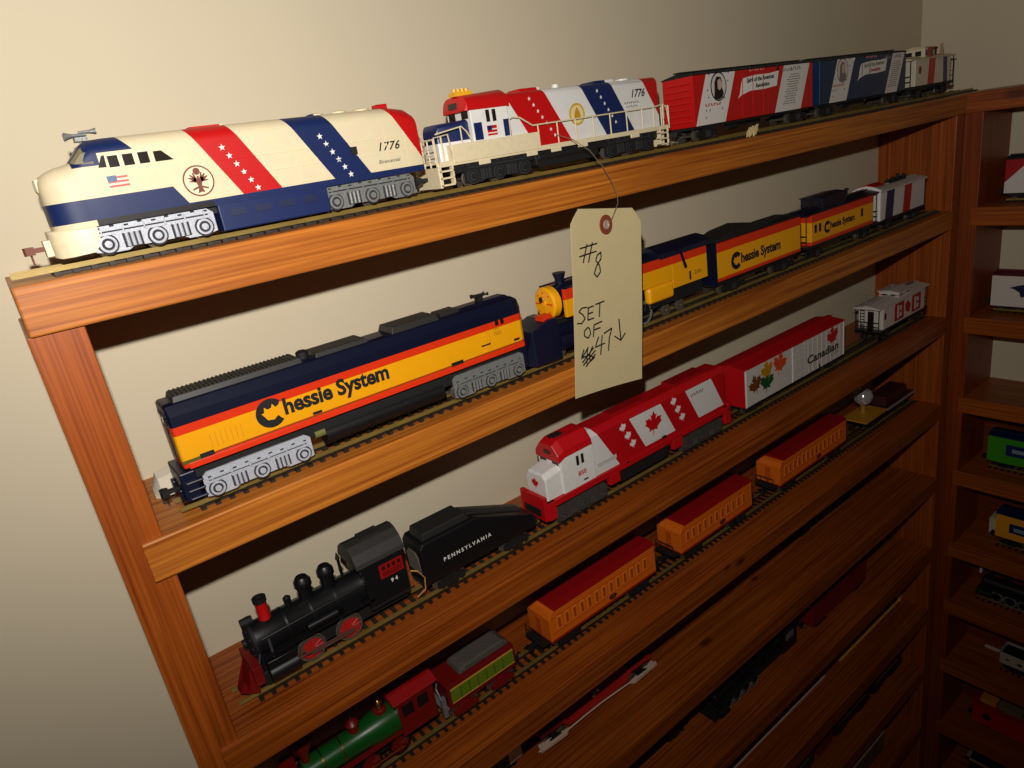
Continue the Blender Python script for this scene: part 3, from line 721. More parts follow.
def cowl_diesel():
    r = veh('diesel_locomotive', 'navy, vermilion and yellow diesel locomotive at the left of the second shelf', 'toy locomotive', 48, 2)
    mt = painted('navy_cowl_yellow_band', CNAVY, [(VERM, [(0, 0, -1, -49.6)]), (YEL, [(0, 0, -1, -44.4), (0, 0, 1, 28.6)])], rough=.35)
    h = 16
    b = MB(); S = []
    for x, d in ((0, 1.4), (1.2, 0), (252, 0), (255, 1.6)):
        S.append([(x, -h + d, 24), (x, h - d, 24), (x, h - d, 56 - d), (x, 12, 61.5 - d), (x, 8, 62.5 - d), (x, -8, 62.5 - d), (x, -12, 61.5 - d), (x, -h + d, 56 - d)])
    b.loft([s_[::-1] for s_ in S][::1], smooth=False); b.build('car_body', mt, r, bevel=.7)
    s = MB(); s.box(3, 253, -h - .9, h + .9, 23.4, 27); s.build('side_sill', M_verm, r, bevel=.3)
    q = MB(); q.box(6, 250, -h - .25, -h + .2, 27.6, 28.2); q.box(0, 12, -h - .3, -h + .2, 27, 29); q.build('sill_seam', plain('olive_line', (90, 84, 20)), r)
    u = MB(); u.box(4, 250, -12, 12, 13, 22.5); u.build('underframe', M_dblack, r)
    # pilot at the near (left) end
    p = MB(); p.box(-4, 5, -15.5, 15.5, 4, 22); p.box(-6, -4, -13, -6, 4, 12); p.box(-6, -4, 6, 13, 4, 12)
    for i in range(3): p.box(-2, 8, -16.8, -11, 4.5 + i * 5, 6 + i * 5)
    p.build('pilot', M_cnavy, r, bevel=.8)
    p = MB(); p.box(250, 256, -14, 14, 5, 22); p.build('rear_pilot', M_cnavy, r, bevel=.6)
    # end with number board and grille
    e = MB(); e.box(-.6, .3, -10, 10, 50.5, 56); e.box(-.5, .3, -4, 4, 28, 48); e.build('end_panel', M_cnavy, r, bevel=.2)
    for y in (-6, 2): MB().box(-.9, .2, y, y + 4, 51.5, 55).build('number_board', M_chrome, r)
    # roof gear: radiator deck, fans, stacks, horn
    rf = MB(); rf.box(6, 84, -10, 10, 62, 65.4, 1)
    for i in range(30): rf.box(8 + i * 2.5, 9.3 + i * 2.5, -9, 9, 65.4, 65.9)
    cr_ = plain('charcoal_roof', (38, 36, 34), rough=.5); rf.build('radiator_deck', cr_, r, bevel=.3)
    for a, b, wd_, zt, tp in ((93, 130, 10, 65, 1), (148, 186, 11, 66.5, 1.5), (190, 206, 7, 65, 0)): MB().box(a, b, -wd_, wd_, 62, zt, tp).build('roof_hatch', cr_, r, bevel=.3)
    q = MB(); q.lathe('z', (88, 0), [(4, 62), (4, 66.5), (2.6, 67.4), (.1, 67.4)], 16); q.build('exhaust_stack', M_dblack, r)
    q = MB(); q.box(205, 252, -7, 7, 62, 64, 2); q.build('cab_roof_hatch', M_cnavy, r, bevel=.5)
    q = MB()
    for y in (-2.5, 2.5): q.lathe('x', (y, 68), [(1.8, 224), (.9, 227), (.6, 234), (1.4, 236)], 10)
    q.box(227, 231, -3, 3, 64, 68); q.build('air_horn', M_dblack, r)
    # details on side
    for x in (229, 234): MB().box(x, x + 3, -h - .3, -h + .1, 46, 50.5).build('side_window', M_dark, r)
    g = MB()
    for x in (220, 222): g.box(x, x + .35, -h - .2, -h + .1, 28, 44)
    for i in range(7): g.box(18 + i * 3, 18.4 + i * 3, -h - .14, -h + .1, 31, 40)
    g.build('door_seams', plain('dim_gold', (206, 138, 20)), r)
    for a, b, lo, hi in ((214, 222, 34, 35), (186, 196, 27.5, 30), (244, 249, 30, 31.5), (80, 86, 29, 30.5), (10, 18, 27.4, 30)): MB().box(a, b, -h - .7, -h, lo, hi).build('side_fitting', M_dblack, r)
    MB().box(255, 256.4, -10, 10, 30, 58).build('rear_door', M_dblack, r)
    ladd = MB()
    for i in range(5): ladd.box(216, 219, -h - .5, -h, 29 + i * 3, 29.6 + i * 3)
    ladd.build('grab_irons', M_yellow, r)
    # trucks and tank
    diesel_truck(r, 41, 67, M_silver, y=13.8, zt=18.5, axles=3); diesel_truck(r, 218, 66, M_gsilver, y=13.8, zt=20)
    t = MB(); t.cyl('x', (-7.5, 10.5), 6.6, 86, 178, 20); t.cyl('x', (7.5, 10.5), 6.6, 86, 178, 20); t.box(88, 176, -7, 7, 4, 16)
    for x in (90, 118, 146, 172): t.cyl('x', (-7.5, 10.5), 7.0, x, x + 2, 20)
    t.build('fuel_tank', M_black, r)
    q = MB(); q.cyl('x', (-10, 14), 3, 79, 86, 14); q.build('air_tank', plain('brass_green', (110, 110, 60), rough=.4), r)
    chessie(r, 46, 39.4, 1.07, -h - .05, M_ink)
    text(r, '7222', 230, 40.2, 3.6, plain('dim_print', (150, 100, 20)), -h - .05, off=.02)
    text(r, 'C&O', 229, 44.0, 2.6, plain('dim_print', (150, 100, 20)), -h - .05)
    coupler(r, -4, -1, 9); coupler(r, 255, 1, 9)
    return r
def chessie(r, x0, z, sc, y, mat):
    """round C with a kitten-shaped notch, then the rest of the name"""
    R = 8.6 * sc; pts = []; cx_ = x0 + R
    for i in range(33):
        a = math.radians(42 + i * (276 / 32)); pts.append((cx_ + R * math.cos(a), z + R * math.sin(a)))
    inner = [(.62, -.55), (.42, -.28), (.12, -.5), (-.3, -.42), (-.5, -.05), (-.62, .12), (-.42, .16), (-.36, .5), (-.14, .3), (.1, .36), (.2, .62), (.38, .3), (.62, .42)]
    pts += [(cx_ + R * u, z + R * v) for u, v in inner]
    m_ = MB(); m_.prism(pts, 'y', y - .12, y + .1); m_.build('round_emblem', mat, r)
    text(r, 'hessie System', x0 + 2 * R - 1.2 * sc, z + .4 * sc, 13.6 * sc, mat, y, off=.5 * sc, align='LEFT', stretch=.93, space=.98)
cowl_diesel()

def northern_steam():
    r = veh('steam_locomotive', 'large steam locomotive in navy, yellow and vermilion, half hidden behind the hanging paper tag', 'toy locomotive', 302, 2)
    zc = 45.5
    b = MB(); b.lathe('x', (0, zc), [(13, 38), (13.2, 60), (13.4, 120), (15, 150), (15, 205)], 28); b.build('boiler', M_cnavy, r)
    f = MB(); f.lathe('x', (0, zc), [(1.5, 35.4), (3, 35.6), (3.2, 36.4), (11.6, 36.8), (13.4, 38.2), (13.4, 44)], 28); fo_ = f.build('smokebox_front', M_yellow, r)
    f = MB(); f.lathe('x', (0, zc + 4), [(2.4, 33.4), (2.4, 35.5)], 14); f.build('headlight', M_chrome, fo_)
    f = MB()
    for a in range(8): f.box(36, 36.9, 9 * math.cos(a * .785) - .6, 9 * math.cos(a * .785) + .6, zc + 9 * math.sin(a * .785) - .6, zc + 9 * math.sin(a * .785) + .6)
    f.box(36.2, 36.8, -10.5, 10.5, zc - .4, zc + .4); f.build('smokebox_bolts', M_verm, fo_)
    st = MB(); st.lathe('z', (56, 0), [(4.4, 56), (4, 62), (5.4, 66), (5.4, 67), (3.5, 67)], 18); st.build('smokestack', M_cnavy, r)
    st = MB(); st.lathe('z', (90, 0), [(6, 55), (6, 61), (3, 63.6), (.2, 64)], 18); st.lathe('z', (120, 0), [(5, 56), (5, 62), (2, 64), (.2, 64)], 18)
    st.build('domes', M_cnavy, r)
    sk = MB(); mt = painted('yellow_skirt_red_band', YEL, [(VERM, [(0, 0, 1, 47.5)]), (CNAVY, [(0, 0, 1, 56)])])
    for sd in (-1, 1): sk.box(46, 222, *sorted((sd * 12.5, sd * 16)), 33, 57)
    sk.build('running_board', mt, r, bevel=.5)
    c = MB(); c.box(176, 226, -16.2, 16.2, 25, 56); cb_ = c.build('cab', mt, r, bevel=.5)
    c = MB(); c.prism([(-17, 55), (-15, 59), (-8, 63.5), (0, 65), (8, 63.5), (15, 59), (17, 55)], 'x', 160, 232); c.build('cab_roof', M_cnavy, r)
    c = MB(); c.prism([(186, 60), (188, 60), (196, 41), (193, 40)], 'y', -17.2, -16); c.box(199, 201, -16.6, -16, 28, 36); c.build('cab_post', M_cnavy, cb_)
    text(cb_, '2101', 212, 33, 5, M_ink, -16.3)
    cy = MB(); cy.box(142, 176, -17.5, -10, 18, 33); cy.box(142, 176, 10, 17.5, 18, 33); cy.build('firebox_side', M_yellow, r, bevel=3, seg=3)
    cl = MB()
    for sd in (-1, 1): cl.cyl('x', (sd * 13, 14), 6, 36, 62, 18)
    cl.box(34, 70, -9, 9, 12, 27); cl.build('cylinders', M_cnavy, r)
    p = MB(); p.loft([[(x, -w_, 2), (x, w_, 2), (x, w_ * .9, zt), (x, -w_ * .9, zt)] for x, w_, zt in ((6, 9, 12), (10, 15, 30), (28, 16, 36), (36, 16, 36))], smooth=False)
    for i in range(7): p.box(2.5 + abs(i - 3) * .8, 4 + abs(i - 3) * .8, -9 + i * 2.7, -7.6 + i * 2.7, 2, 12)
    p.build('pilot', M_cnavy, r, bevel=.5)
    p = MB(); p.box(24, 34, -11, -2, 35, 39); p.build('pump_shield', M_verm, r)
    steam_wheels(r, (76, 98, 120, 142), 10.2, 16.5, M_black, rim=M_gsilver)
    rd = MB()
    for sd in (-1, 1):
        rd.box(74, 144, *sorted((sd * 12.4, sd * 13.4)), 7.2, 9.2); rd.box(58, 122, *sorted((sd * 13.6, sd * 14.4)), 10.6, 12)
    rd.build('side_rods', M_steel, r)
    u = MB(); u.box(20, 220, -5, 5, 8, 28); u.box(150, 222, -12, 12, 12, 26); u.build('frame', M_dblack, r)
    for x in (18, 40, 172, 192): wheelset(r, x, 5.4)
    q = MB(); q.tube([(0, -3, 9), (-4, -8, 20), (-6, -8, 34)], .35, 6); q.build('wire', plain('bare_wire', (150, 140, 120), rough=.3), r)
    coupler(r, 4, -1)
    return r
northern_steam()
def long_tender():
    r = veh('locomotive_tender', 'long yellow and vermilion coal tender with black top behind the yellow-nosed steam locomotive', 'toy train car', 541, 2)
    mt = painted('tender_bands', YEL, [(VERM, [(0, 0, 1, 43.5)]), (VERM, [(0, 0, -1, -18.5)])])
    b = MB(); b.box(2, 147, -16, 16, 15, 52); b.build('tank', mt, r, bevel=.5)
    MB().box(.5, 2.2, -16, 16, 12, 54).build('end_panel', M_cnavy, r); MB().box(147, 148.5, -15, 15, 14, 53).build('end_panel', M_cnavy, r)
    t = MB(); t.prism([(4, 51.6), (8, 55), (30, 60), (60, 62), (84, 58), (92, 54), (147, 54), (147, 51.6)], 'y', -13.5, 13.5); t.box(96, 140, -10, 10, 54, 56.4); t.build('coal_bunker', plain('coal_black', (20, 20, 22), rough=.6, noise=.6, scale=700, bump=1), r, bevel=1.5)
    u = MB(); u.box(2, 147, -12, 12, 10, 15); u.build('underframe', M_dblack, r)
    freight_truck(r, 30, wb=30); freight_truck(r, 118, wb=30)
    chessie(r, 24, 30, 1.0, -16.05, M_ink)
    coupler(r, 147, 1)
long_tender()
cm = painted('caboose_orange_bands', YEL, [(VERM, [(0, 0, 1, 41)]), (VERM, [(0, 0, -1, -20)])])
c2 = caboose('yellow and vermilion caboose with navy roof, cupola and smoke stack', 700, 2, 156, cm, M_cnavy, z0=16, z1=50, cupola=(.24, .56), plat=10, win=(18, 27, 119), stack=108, cup_h=13, cupm=M_cnavy)
chessie(c2, 36, 31, .78, -16.05, M_ink)
wm = painted('white_car_bands', (216, 212, 206), [(NAVY, [(1, 0, -.12, 12), (-1, 0, .12, -32)]), (RED, [(1, 0, -.12, 58), (-1, 0, .12, -78)])])
c3 = caboose('white caboose with navy and red slanted bands, against the end panel of the second shelf', 862, 2, 122, wm, plain('white_roof', (206, 198, 188)), z0=15, z1=49, cupola=None, plat=3, railm=M_dblack)
q = MB(); q.prism([(-17.5, 15), (-17.5, 52), (-9, 56), (0, 57.5), (9, 56), (17.5, 52), (17.5, 15), (14.5, 15), (14.5, 50), (0, 54.6), (-14.5, 50), (-14.5, 15)], 'x', -2, 3)
q.build('end_canopy', plain('glossy_white', (232, 228, 226), rough=.2), c3, bevel=.4)
q = MB(); q.prism([(-10, 55.8), (0, 58), (10, 55.8), (10, 56.6), (0, 59), (-10, 56.6)], 'x', -2, 24); q.build('red_roof_stripe', M_red, c3)
q = MB()
for x in (60, 74, 90): q.cyl('z', (x, -2), 2, 52, 60 + x % 3, 10)
q.box(50, 96, -3, 3, 53, 57); q.build('roof_fittings', M_dblack, c3)


pl = MB()
pl.loft([[(0 + dx, y, z) for y, z in ((-9 * s_, 0.1), (9 * s_, 0.1), (8 * s_, 12 * s_), (2 * s_, 17 * s_), (-6 * s_, 14 * s_))] for dx, s_ in ((0, .4), (4, .9), (13, 1), (20, .8), (24, .3))])
pl = pl.build('putty_lump', plain('pale_putty', (206, 198, 178), rough=.8, bump=.4, scale=90)); pl.location = (33 * MM, 60 * MM, (ZS[2] + .1) * MM)
tag(pl, 'pale lump of putty behind the buffer end of the yellow and navy diesel', 'putty')

# ------------------------------------------------------------------ shelf 3
def switcher_steam():
    r = veh('steam_locomotive', 'black steam locomotive with red smokestack, red wheels and red number plate, on the third shelf', 'toy locomotive', 40, 3)
    zc = 33
    b = MB(); b.lathe('x', (0, zc), [(12.2, 15), (12.2, 38), (11.6, 39), (11.8, 98)], 28)
    for x in (38, 56, 74): b.lathe('x', (0, zc), [(12.3, x), (12.3, x + 1.4)], 28)
    b.build('boiler', M_black, r)
    f = MB(); f.lathe('x', (0, zc), [(2, 11.6), (8.5, 12.4), (11.6, 14), (12.4, 15), (12.4, 17)], 28); f.lathe('x', (0, zc), [(3, 9.8), (3, 12.4)], 14)
    for a in range(10): f.cyl('x', (10.4 * math.cos(a * .628), zc + 10.4 * math.sin(a * .628)), .7, 13, 14.6, 6)
    fo_ = f.build('smokebox_front', M_dblack, r)
    st = MB(); st.lathe('z', (28, 0), [(4.6, 43), (3.8, 47), (3.9, 54), (4.2, 58)], 20); so = st.build('smokestack', M_red, r)
    st = MB(); st.lathe('z', (28, 0), [(4.6, 57.6), (4.7, 61), (3.2, 61), (3.2, 58)], 20); st.build('stack_rim', M_dblack, so)
    hl = MB(); hl.lathe('x', (0, 48), [(3.2, 12), (3.4, 18), (3.0, 20)], 16); hl.build('headlight', M_dblack, r)
    d = MB()
    for x in (58, 75): d.lathe('z', (x, 0), [(5.2, 42), (5, 52), (6.2, 54), (6.0, 58), (4, 61), (.3, 62)], 20)
    d.lathe('z', (86, 0), [(1.1, 44), (1.1, 60), (1.8, 61), (.2, 66)], 10); d.lathe('z', (45, 0), [(1.3, 43), (2.6, 48), (2.8, 51), (.4, 53)], 12)
    d.build('domes', M_black, r)
    c = MB(); c.box(96, 129, -15.8, 15.8, 20, 56); c.build('cab', M_black, r, bevel=.4)
    c = MB(); c.prism([(-16.8, 54), (-16, 57), (-12, 63.5), (-6, 68), (0, 69.4), (6, 68), (12, 63.5), (16, 57), (16.8, 54)], 'x', 92, 131); c.box(104, 120, -5, 5, 68, 70); c.build('cab_roof', plain('grimy_black', (38, 36, 34), rough=.6), r)
    for y in (-11, 4): MB().box(95.6, 96.2, y, y + 7, 46, 54).build('cab_window', plain('dim_purple_glass', (60, 50, 60), rough=.2), r)
    p = MB(); p.box(108, 127, -16.4, -15.7, 38, 49); po = p.build('number_plate', plain('plate_red', (150, 14, 14)), r)
    p = MB()
    for i in range(4): p.box(110 + i * 4.2, 112.8 + i * 4.2, -16.6, -16.2, 44.5, 47.8)
    for i in range(3): p.box(110, 125.6, -16.6, -16.2, 39.6 + i * 1.4, 40.1 + i * 1.4)
    p.build('plate_lines', plain('plate_dark', (60, 6, 6)), po)
    text(r, '9 4', 118, 33, 4.4, M_white, -15.9, off=.1)
    rb = MB()
    for sd in (-1, 1): rb.box(18, 100, *sorted((sd * 11, sd * 15.8)), 24.6, 26); rb.cyl('x', (sd * 13.6, 30), 2.6, 50, 72, 14); rb.tube([(20, sd * 12.6, 38), (60, sd * 12.8, 39), (97, sd * 12.8, 39)], .5, 6); rb.box(76, 90, *sorted((sd * 11, sd * 15)), 26, 31)
    rb.build('running_board', M_black, r)
    pl_ = MB(); pl_.tube([(24, -12.6, 18), (24, -12.9, 36)], .9, 8); pl_.tube([(12, -12, 15), (16, -11, 27), (20, -9, 33)], .6, 6); pl_.build('steam_pipes', plain('dull_pipe', (66, 66, 70), rough=.4), r)
    cy = MB()
    for sd in (-1, 1): cy.cyl('x', (sd * 13, 11), 6.4, 18, 38, 20); cy.box(18, 38, *sorted((sd * 8, sd * 17)), 14, 22)
    cy.box(16, 40, -9, 9, 12, 26); cy.build('cylinders', M_black, r, bevel=.4)
    pi = MB(); pi.loft([[(x, -w_, 2), (x, w_, 2), (x + 5, w_ * .75, zt), (x + 5, -w_ * .75, zt)] for x, w_, zt in ((-2, 4, 8), (3, 10, 20), (9, 14, 23))], smooth=False)
    pi.build('pilot', M_wine, r, bevel=.4)
    bm_ = MB(); bm_.box(8, 14, -15.5, 15.5, 8, 22); bm_.build('buffer_beam', M_wine, r, bevel=.3)
    steam_wheels(r, (50, 79), 9.6, 16.5, plain('wheel_red', (168, 28, 26)), rim=M_steel, spokes=12)
    rd = MB()
    for sd in (-1, 1): rd.box(48, 81, *sorted((sd * 11.6, sd * 12.6)), 7, 8.8); rd.box(30, 81, *sorted((sd * 13, sd * 13.8)), 10, 11.2); rd.box(30, 44, *sorted((sd * 12, sd * 14)), 13, 14.4)
    rd.build('side_rods', plain('rod_metal', (120, 90, 80), metal=.6, rough=.35), r)
    fr = MB(); fr.box(14, 129, -5.5, 5.5, 7, 24); fr.box(97, 129, -13, 13, 15, 20); fr.build('frame', M_dblack, r)
    wheelset(r, 18, 5, mat=M_dblack)
    return r
switcher_steam()
def slope_tender():
    r = veh('locomotive_tender', 'black slope-backed coal tender with white lettering behind the black steam engine', 'toy train car', 181, 3)
    b = MB(); pr = [(2, 11), (2, 43), (5, 47), (54, 47), (112, 23), (112, 11)]
    b.prism(pr, 'y', -14.6, 14.6); b.build('tank', M_black, r, bevel=1.4, seg=3)
    t = MB(); t.prism([(7, 46.6), (9, 53), (48, 53), (52, 46.6)], 'y', -10.5, 10.5); t.prism([(52, 46), (54, 48.4), (106, 27), (104, 24.6)], 'y', -5, 5); t.build('coal_bunker', plain('grimy_black2', (34, 33, 31), rough=.6), r, bevel=.8)
    e = MB(); e.prism([(-9, 20), (-9, 34), (-5, 38), (5, 38), (9, 34), (9, 20)], 'x', 1.4, 2.2); e.build('front_doorway', plain('grey_wood', (104, 94, 84), rough=.8), r)
    u = MB(); u.box(2, 112, -11, 11, 8.5, 11.5); u.build('underframe', M_dblack, r)
    freight_truck(r, 24, wb=18); freight_truck(r, 90, wb=18)
    text(r, 'PENNSYLVANIA', 43, 26, 4.6, M_white, -14.75, off=.1, space=1.5, stretch=1.02)
    coupler(r, 111, 1, 10)
    q = MB(); q.tube([(-8, -12, 30), (-3, -14, 28), (1, -15, 20), (0, -14, 10), (-6, -10, 4)], .6, 8); q.build('lead_wire', plain('tan_wire', (196, 140, 80), rough=.5), r)
slope_tender()
def leaf_diesel():
    r = veh('diesel_locomotive', 'red and white diesel locomotive with maple leaf panels on the third shelf', 'toy locomotive', 298, 3)
    R2 = (190, 12, 22)
    rm = plain('maple_red', R2, rough=.4)
    f = MB(); f.box(9, 266, -16.5, 16.5, 20, 26)
    for x in (84, 174): f.box(x, x + 13, -17, -12, 11, 21); f.box(x, x + 13, 12, 17, 11, 21)
    f.build('side_sill', rm, r, bevel=.4)
    p = MB(); p.box(5, 9, -16.5, 16.5, 10, 33); p.box(9, 18, -16.8, -13, 9, 26); p.box(9, 18, 13, 16.8, 9, 26); p.build('pilot', rm, r, bevel=.5)
    p = MB(); p.box(264, 268, -16.5, 16.5, 6, 30); p.box(258, 264, -16.8, -13, 7, 26); p.box(258, 264, 13, 16.8, 7, 26); p.build('rear_pilot', rm, r, bevel=.5)
    k = .52
    def band(a, b): return [(1, 0, k, a), (-1, 0, -k, -b)]
    mt = painted('red_hood_white_panels', R2, [(WHITE, [(-1, 0, -.6, -116)]), (WHITE, band(152, 196) + [(0, 0, -1, -65), (0, 0, 1, 29.5)]), (WHITE, band(233, 274) + [(0, 0, -1, -65), (0, 0, 1, 29.5)])])
    h = MB(); h.loft([[(x, -14.5, 26), (x, 14.5, 26), (x, 14.5, 66), (x, 9, 71), (x, -9, 71), (x, -14.5, 66)][::-1] for x in (66, 262)], smooth=False); h.build('hood', mt, r, bevel=.6)
    dk = plain('maple_red_dark', (150, 10, 18), rough=.4)
    MB().box(104, 150, -6, 6, 70.5, 73.4).build('roof_hatch', dk, r, bevel=.5); MB().box(190, 240, -8, 8, 70.5, 74).build('roof_hatch', dk, r, bevel=.5)
    MB().box(30, 69, -15.5, 15.5, 26, 62).build('cab', M_white, r, bevel=.7)
    cr = MB(); cr.loft([[(x, -16.4, z - 15), (x, 16.4, z - 15), (x, 15.4, z - 9), (x, 8, z), (x, -8, z), (x, -15.4, z - 9)][::-1] for x, z in ((28, 72), (35, 75), (66, 75.5), (68, 75))], smooth=False); cr.build('cab_roof', rm, r, bevel=.6)
    hn = MB(); hn.box(36, 46, -3, 3, 74, 77); hn.lathe('x', (0, 77), [(2, 33), (1, 36), (.8, 43)], 10); hn.build('air_horn', M_dblack, r)
    n = MB(); n.loft([[(x, -w_, 26), (x, w_, 26), (x, w_, zt - 4), (x, w_ - 4, zt), (x, -w_ + 4, zt), (x, -w_, zt - 4)][::-1] for x, w_, zt in ((12, 13, 49), (13, 13.6, 51), (31, 14, 54))], smooth=False); n.build('nose', M_white, r, bevel=.8)
    q = MB(); q.prism([(y * 5 + 1, 40 + z * 5) for y, z in LEAF], 'x', 11.5, 12.3); q.build('nose_leaf', rm, r)
    for x in (47.6, 53.4): MB().box(x, x + 3, -15.9, -15.4, 47, 56).build('cab_window', M_dark, r)
    for y in (-12, 4): MB().box(29.5, 30.2, y, y + 8, 53, 59).build('windshield', M_dark, r)
    MB().box(27.4, 29, -5, 3, 63, 66.6).build('number_board', M_dark, r)
    text(r, '850', 53, 38, 6, rm, -15.6, off=.15, stretch=1.1)
    q = MB(); q.box(72, 97, -14.9, -14.2, 34, 38); q.build('battery_box', plain('pale_grey', (196, 192, 188)), r)
    MB().box(54, 59, -15.8, -15.4, 29.6, 31).build('grab_iron', M_dark, r); MB().box(160, 166, -15, -14.2, 28, 30.6).build('grab_iron', M_dark, r); MB().box(107, 111, -17, -16.4, 24, 25.6).build('grab_iron', M_dark, r)
    lf = MB(); leaf(lf, 150, 48, 12.5, -14.6, rot=-.1, t=.2); lf.build('side_leaf', rm, r)
    for xs, zs in ((109, 59.5), (181, 60)):
        for i in range(3):
            wl = MB(); leaf(wl, xs + i * 5.6, zs - i * 10.2, 4.6, -14.6, t=.2, rot=.2); wl.build('small_leaf', M_white, r)
    marks(r, 207, 228, 56, -14.65, M_grey, 8, 3)
    diesel_truck(r, 50, 62, M_ftruck, axles=3, y=13, zt=17); diesel_truck(r, 222, 66, M_ftruck, axles=3, y=13, zt=17)
    t = MB(); t.prism([(100, 5), (96, 8), (96, 19), (170, 19), (170, 8), (166, 5)], 'y', -12, 12); t.build('fuel_tank', M_dblack, r, bevel=.6)
    u = MB(); u.box(4, 264, -11, 11, 14, 21); u.build('underframe', M_dblack, r)
    coupler(r, 5, -1, 10); coupler(r, 267, 1)
leaf_diesel()
def leaf_boxcar():
    R2 = (186, 12, 22)
    rm = plain('boxcar_red', R2, rough=.4)
    mt = painted('white_boxcar_sides', (208, 202, 194), [(R2, [(1, 0, 0, 209.6)]), (R2, [(-1, 0, 0, .05)])])
    r = boxcar('boxcar', 'white-sided boxcar with red roof and coloured maple leaves on the third shelf', 592, 3, 207, mt, rm, rm, W=38, dy=2, z0=12, z1=56, door=(92, 115, mt), ribs=False)
    for i, (x, z, s_, c) in enumerate([(19, 33, 13, (110, 58, 20)), (40, 29.5, 14, (12, 74, 36)), (41, 43, 12.5, (180, 126, 14)), (65, 43, 14.5, (206, 70, 34))]):
        m_ = MB(); leaf(m_, x, z, s_, -19 - i * .06, rot=(.3, -.1, .2, -.3)[i], t=.2); m_.build('maple_leaf', plain('leaf_%d' % i, c), r)
    m_ = MB(); leaf(m_, 179, 42.5, 14, -19, rot=.15, t=.2); m_.build('maple_leaf', rm, r)
    text(r, 'Canadian', 157, 28.6, 14, M_ink, -19.5, off=.35, stretch=1.36)
    marks(r, 176, 194, 19, -19.1, M_grey, 6, 2.4)
    for x in (1.2, 90.6, 115.4, 204): MB().box(x, x + 1.2, -19.6, -18.9, 12.5, 56.5).build('side_post', plain('post_white', (220, 214, 206)), r)
    for i in range(8): MB().box(124 + i * 10, 124.4 + i * 10, -19.2, -18.9, 13, 56).build('side_rib', plain('post_white', (220, 214, 206)), r)
    q = MB(); q.box(148, 150, -19.4, -19, 12, 17); q.box(8, 30, -19.2, -18, 10, 12.5); q.build('side_fittings', M_dblack, r)
leaf_boxcar()
c4 = caboose('white caboose with large red marks and a low cupola on the third shelf', 889, 3, 142, painted('white_caboose_red', (214, 206, 198), [((190, 30, 34), [(0, 0, 1, 48), (0, 0, -1, -49)])]), plain('white_roof3', (206, 194, 184)), W=33, z0=14, z1=44, cupola=(.42, .66), plat=11, win=(16, ), cup_h=9, stack=None, dy=0)
m_ = MB()
for x0 in (42, 92):
    m_.box(x0, x0 + 26, -17.0, -16.4, 17, 41)
m_.prism([(74, 24), (84, 20), (88, 30), (80, 38), (72, 34)], 'y', -17, -16.4)
m_.build('red_panel', plain('caboose_red', (170, 26, 30)), c4)
m_ = MB()
for x0 in (42, 92):
    m_.box(x0 + 7, x0 + 11, -17.2, -16.8, 20, 38); m_.box(x0 + 14, x0 + 19, -17.2, -16.8, 30, 36); m_.box(x0 + 14, x0 + 19, -17.2, -16.8, 21, 27)
m_.build('panel_marks', plain('caboose_white', (214, 200, 192)), c4)
q = MB(); q.cyl('z', (18, 10), 1.2, 44, 58, 8); q.cyl('z', (82, 6), 2.2, 50, 59, 10); q.box(90, 130, -2, 2, 48, 51); q.build('roof_pipe', M_gsilver, c4)

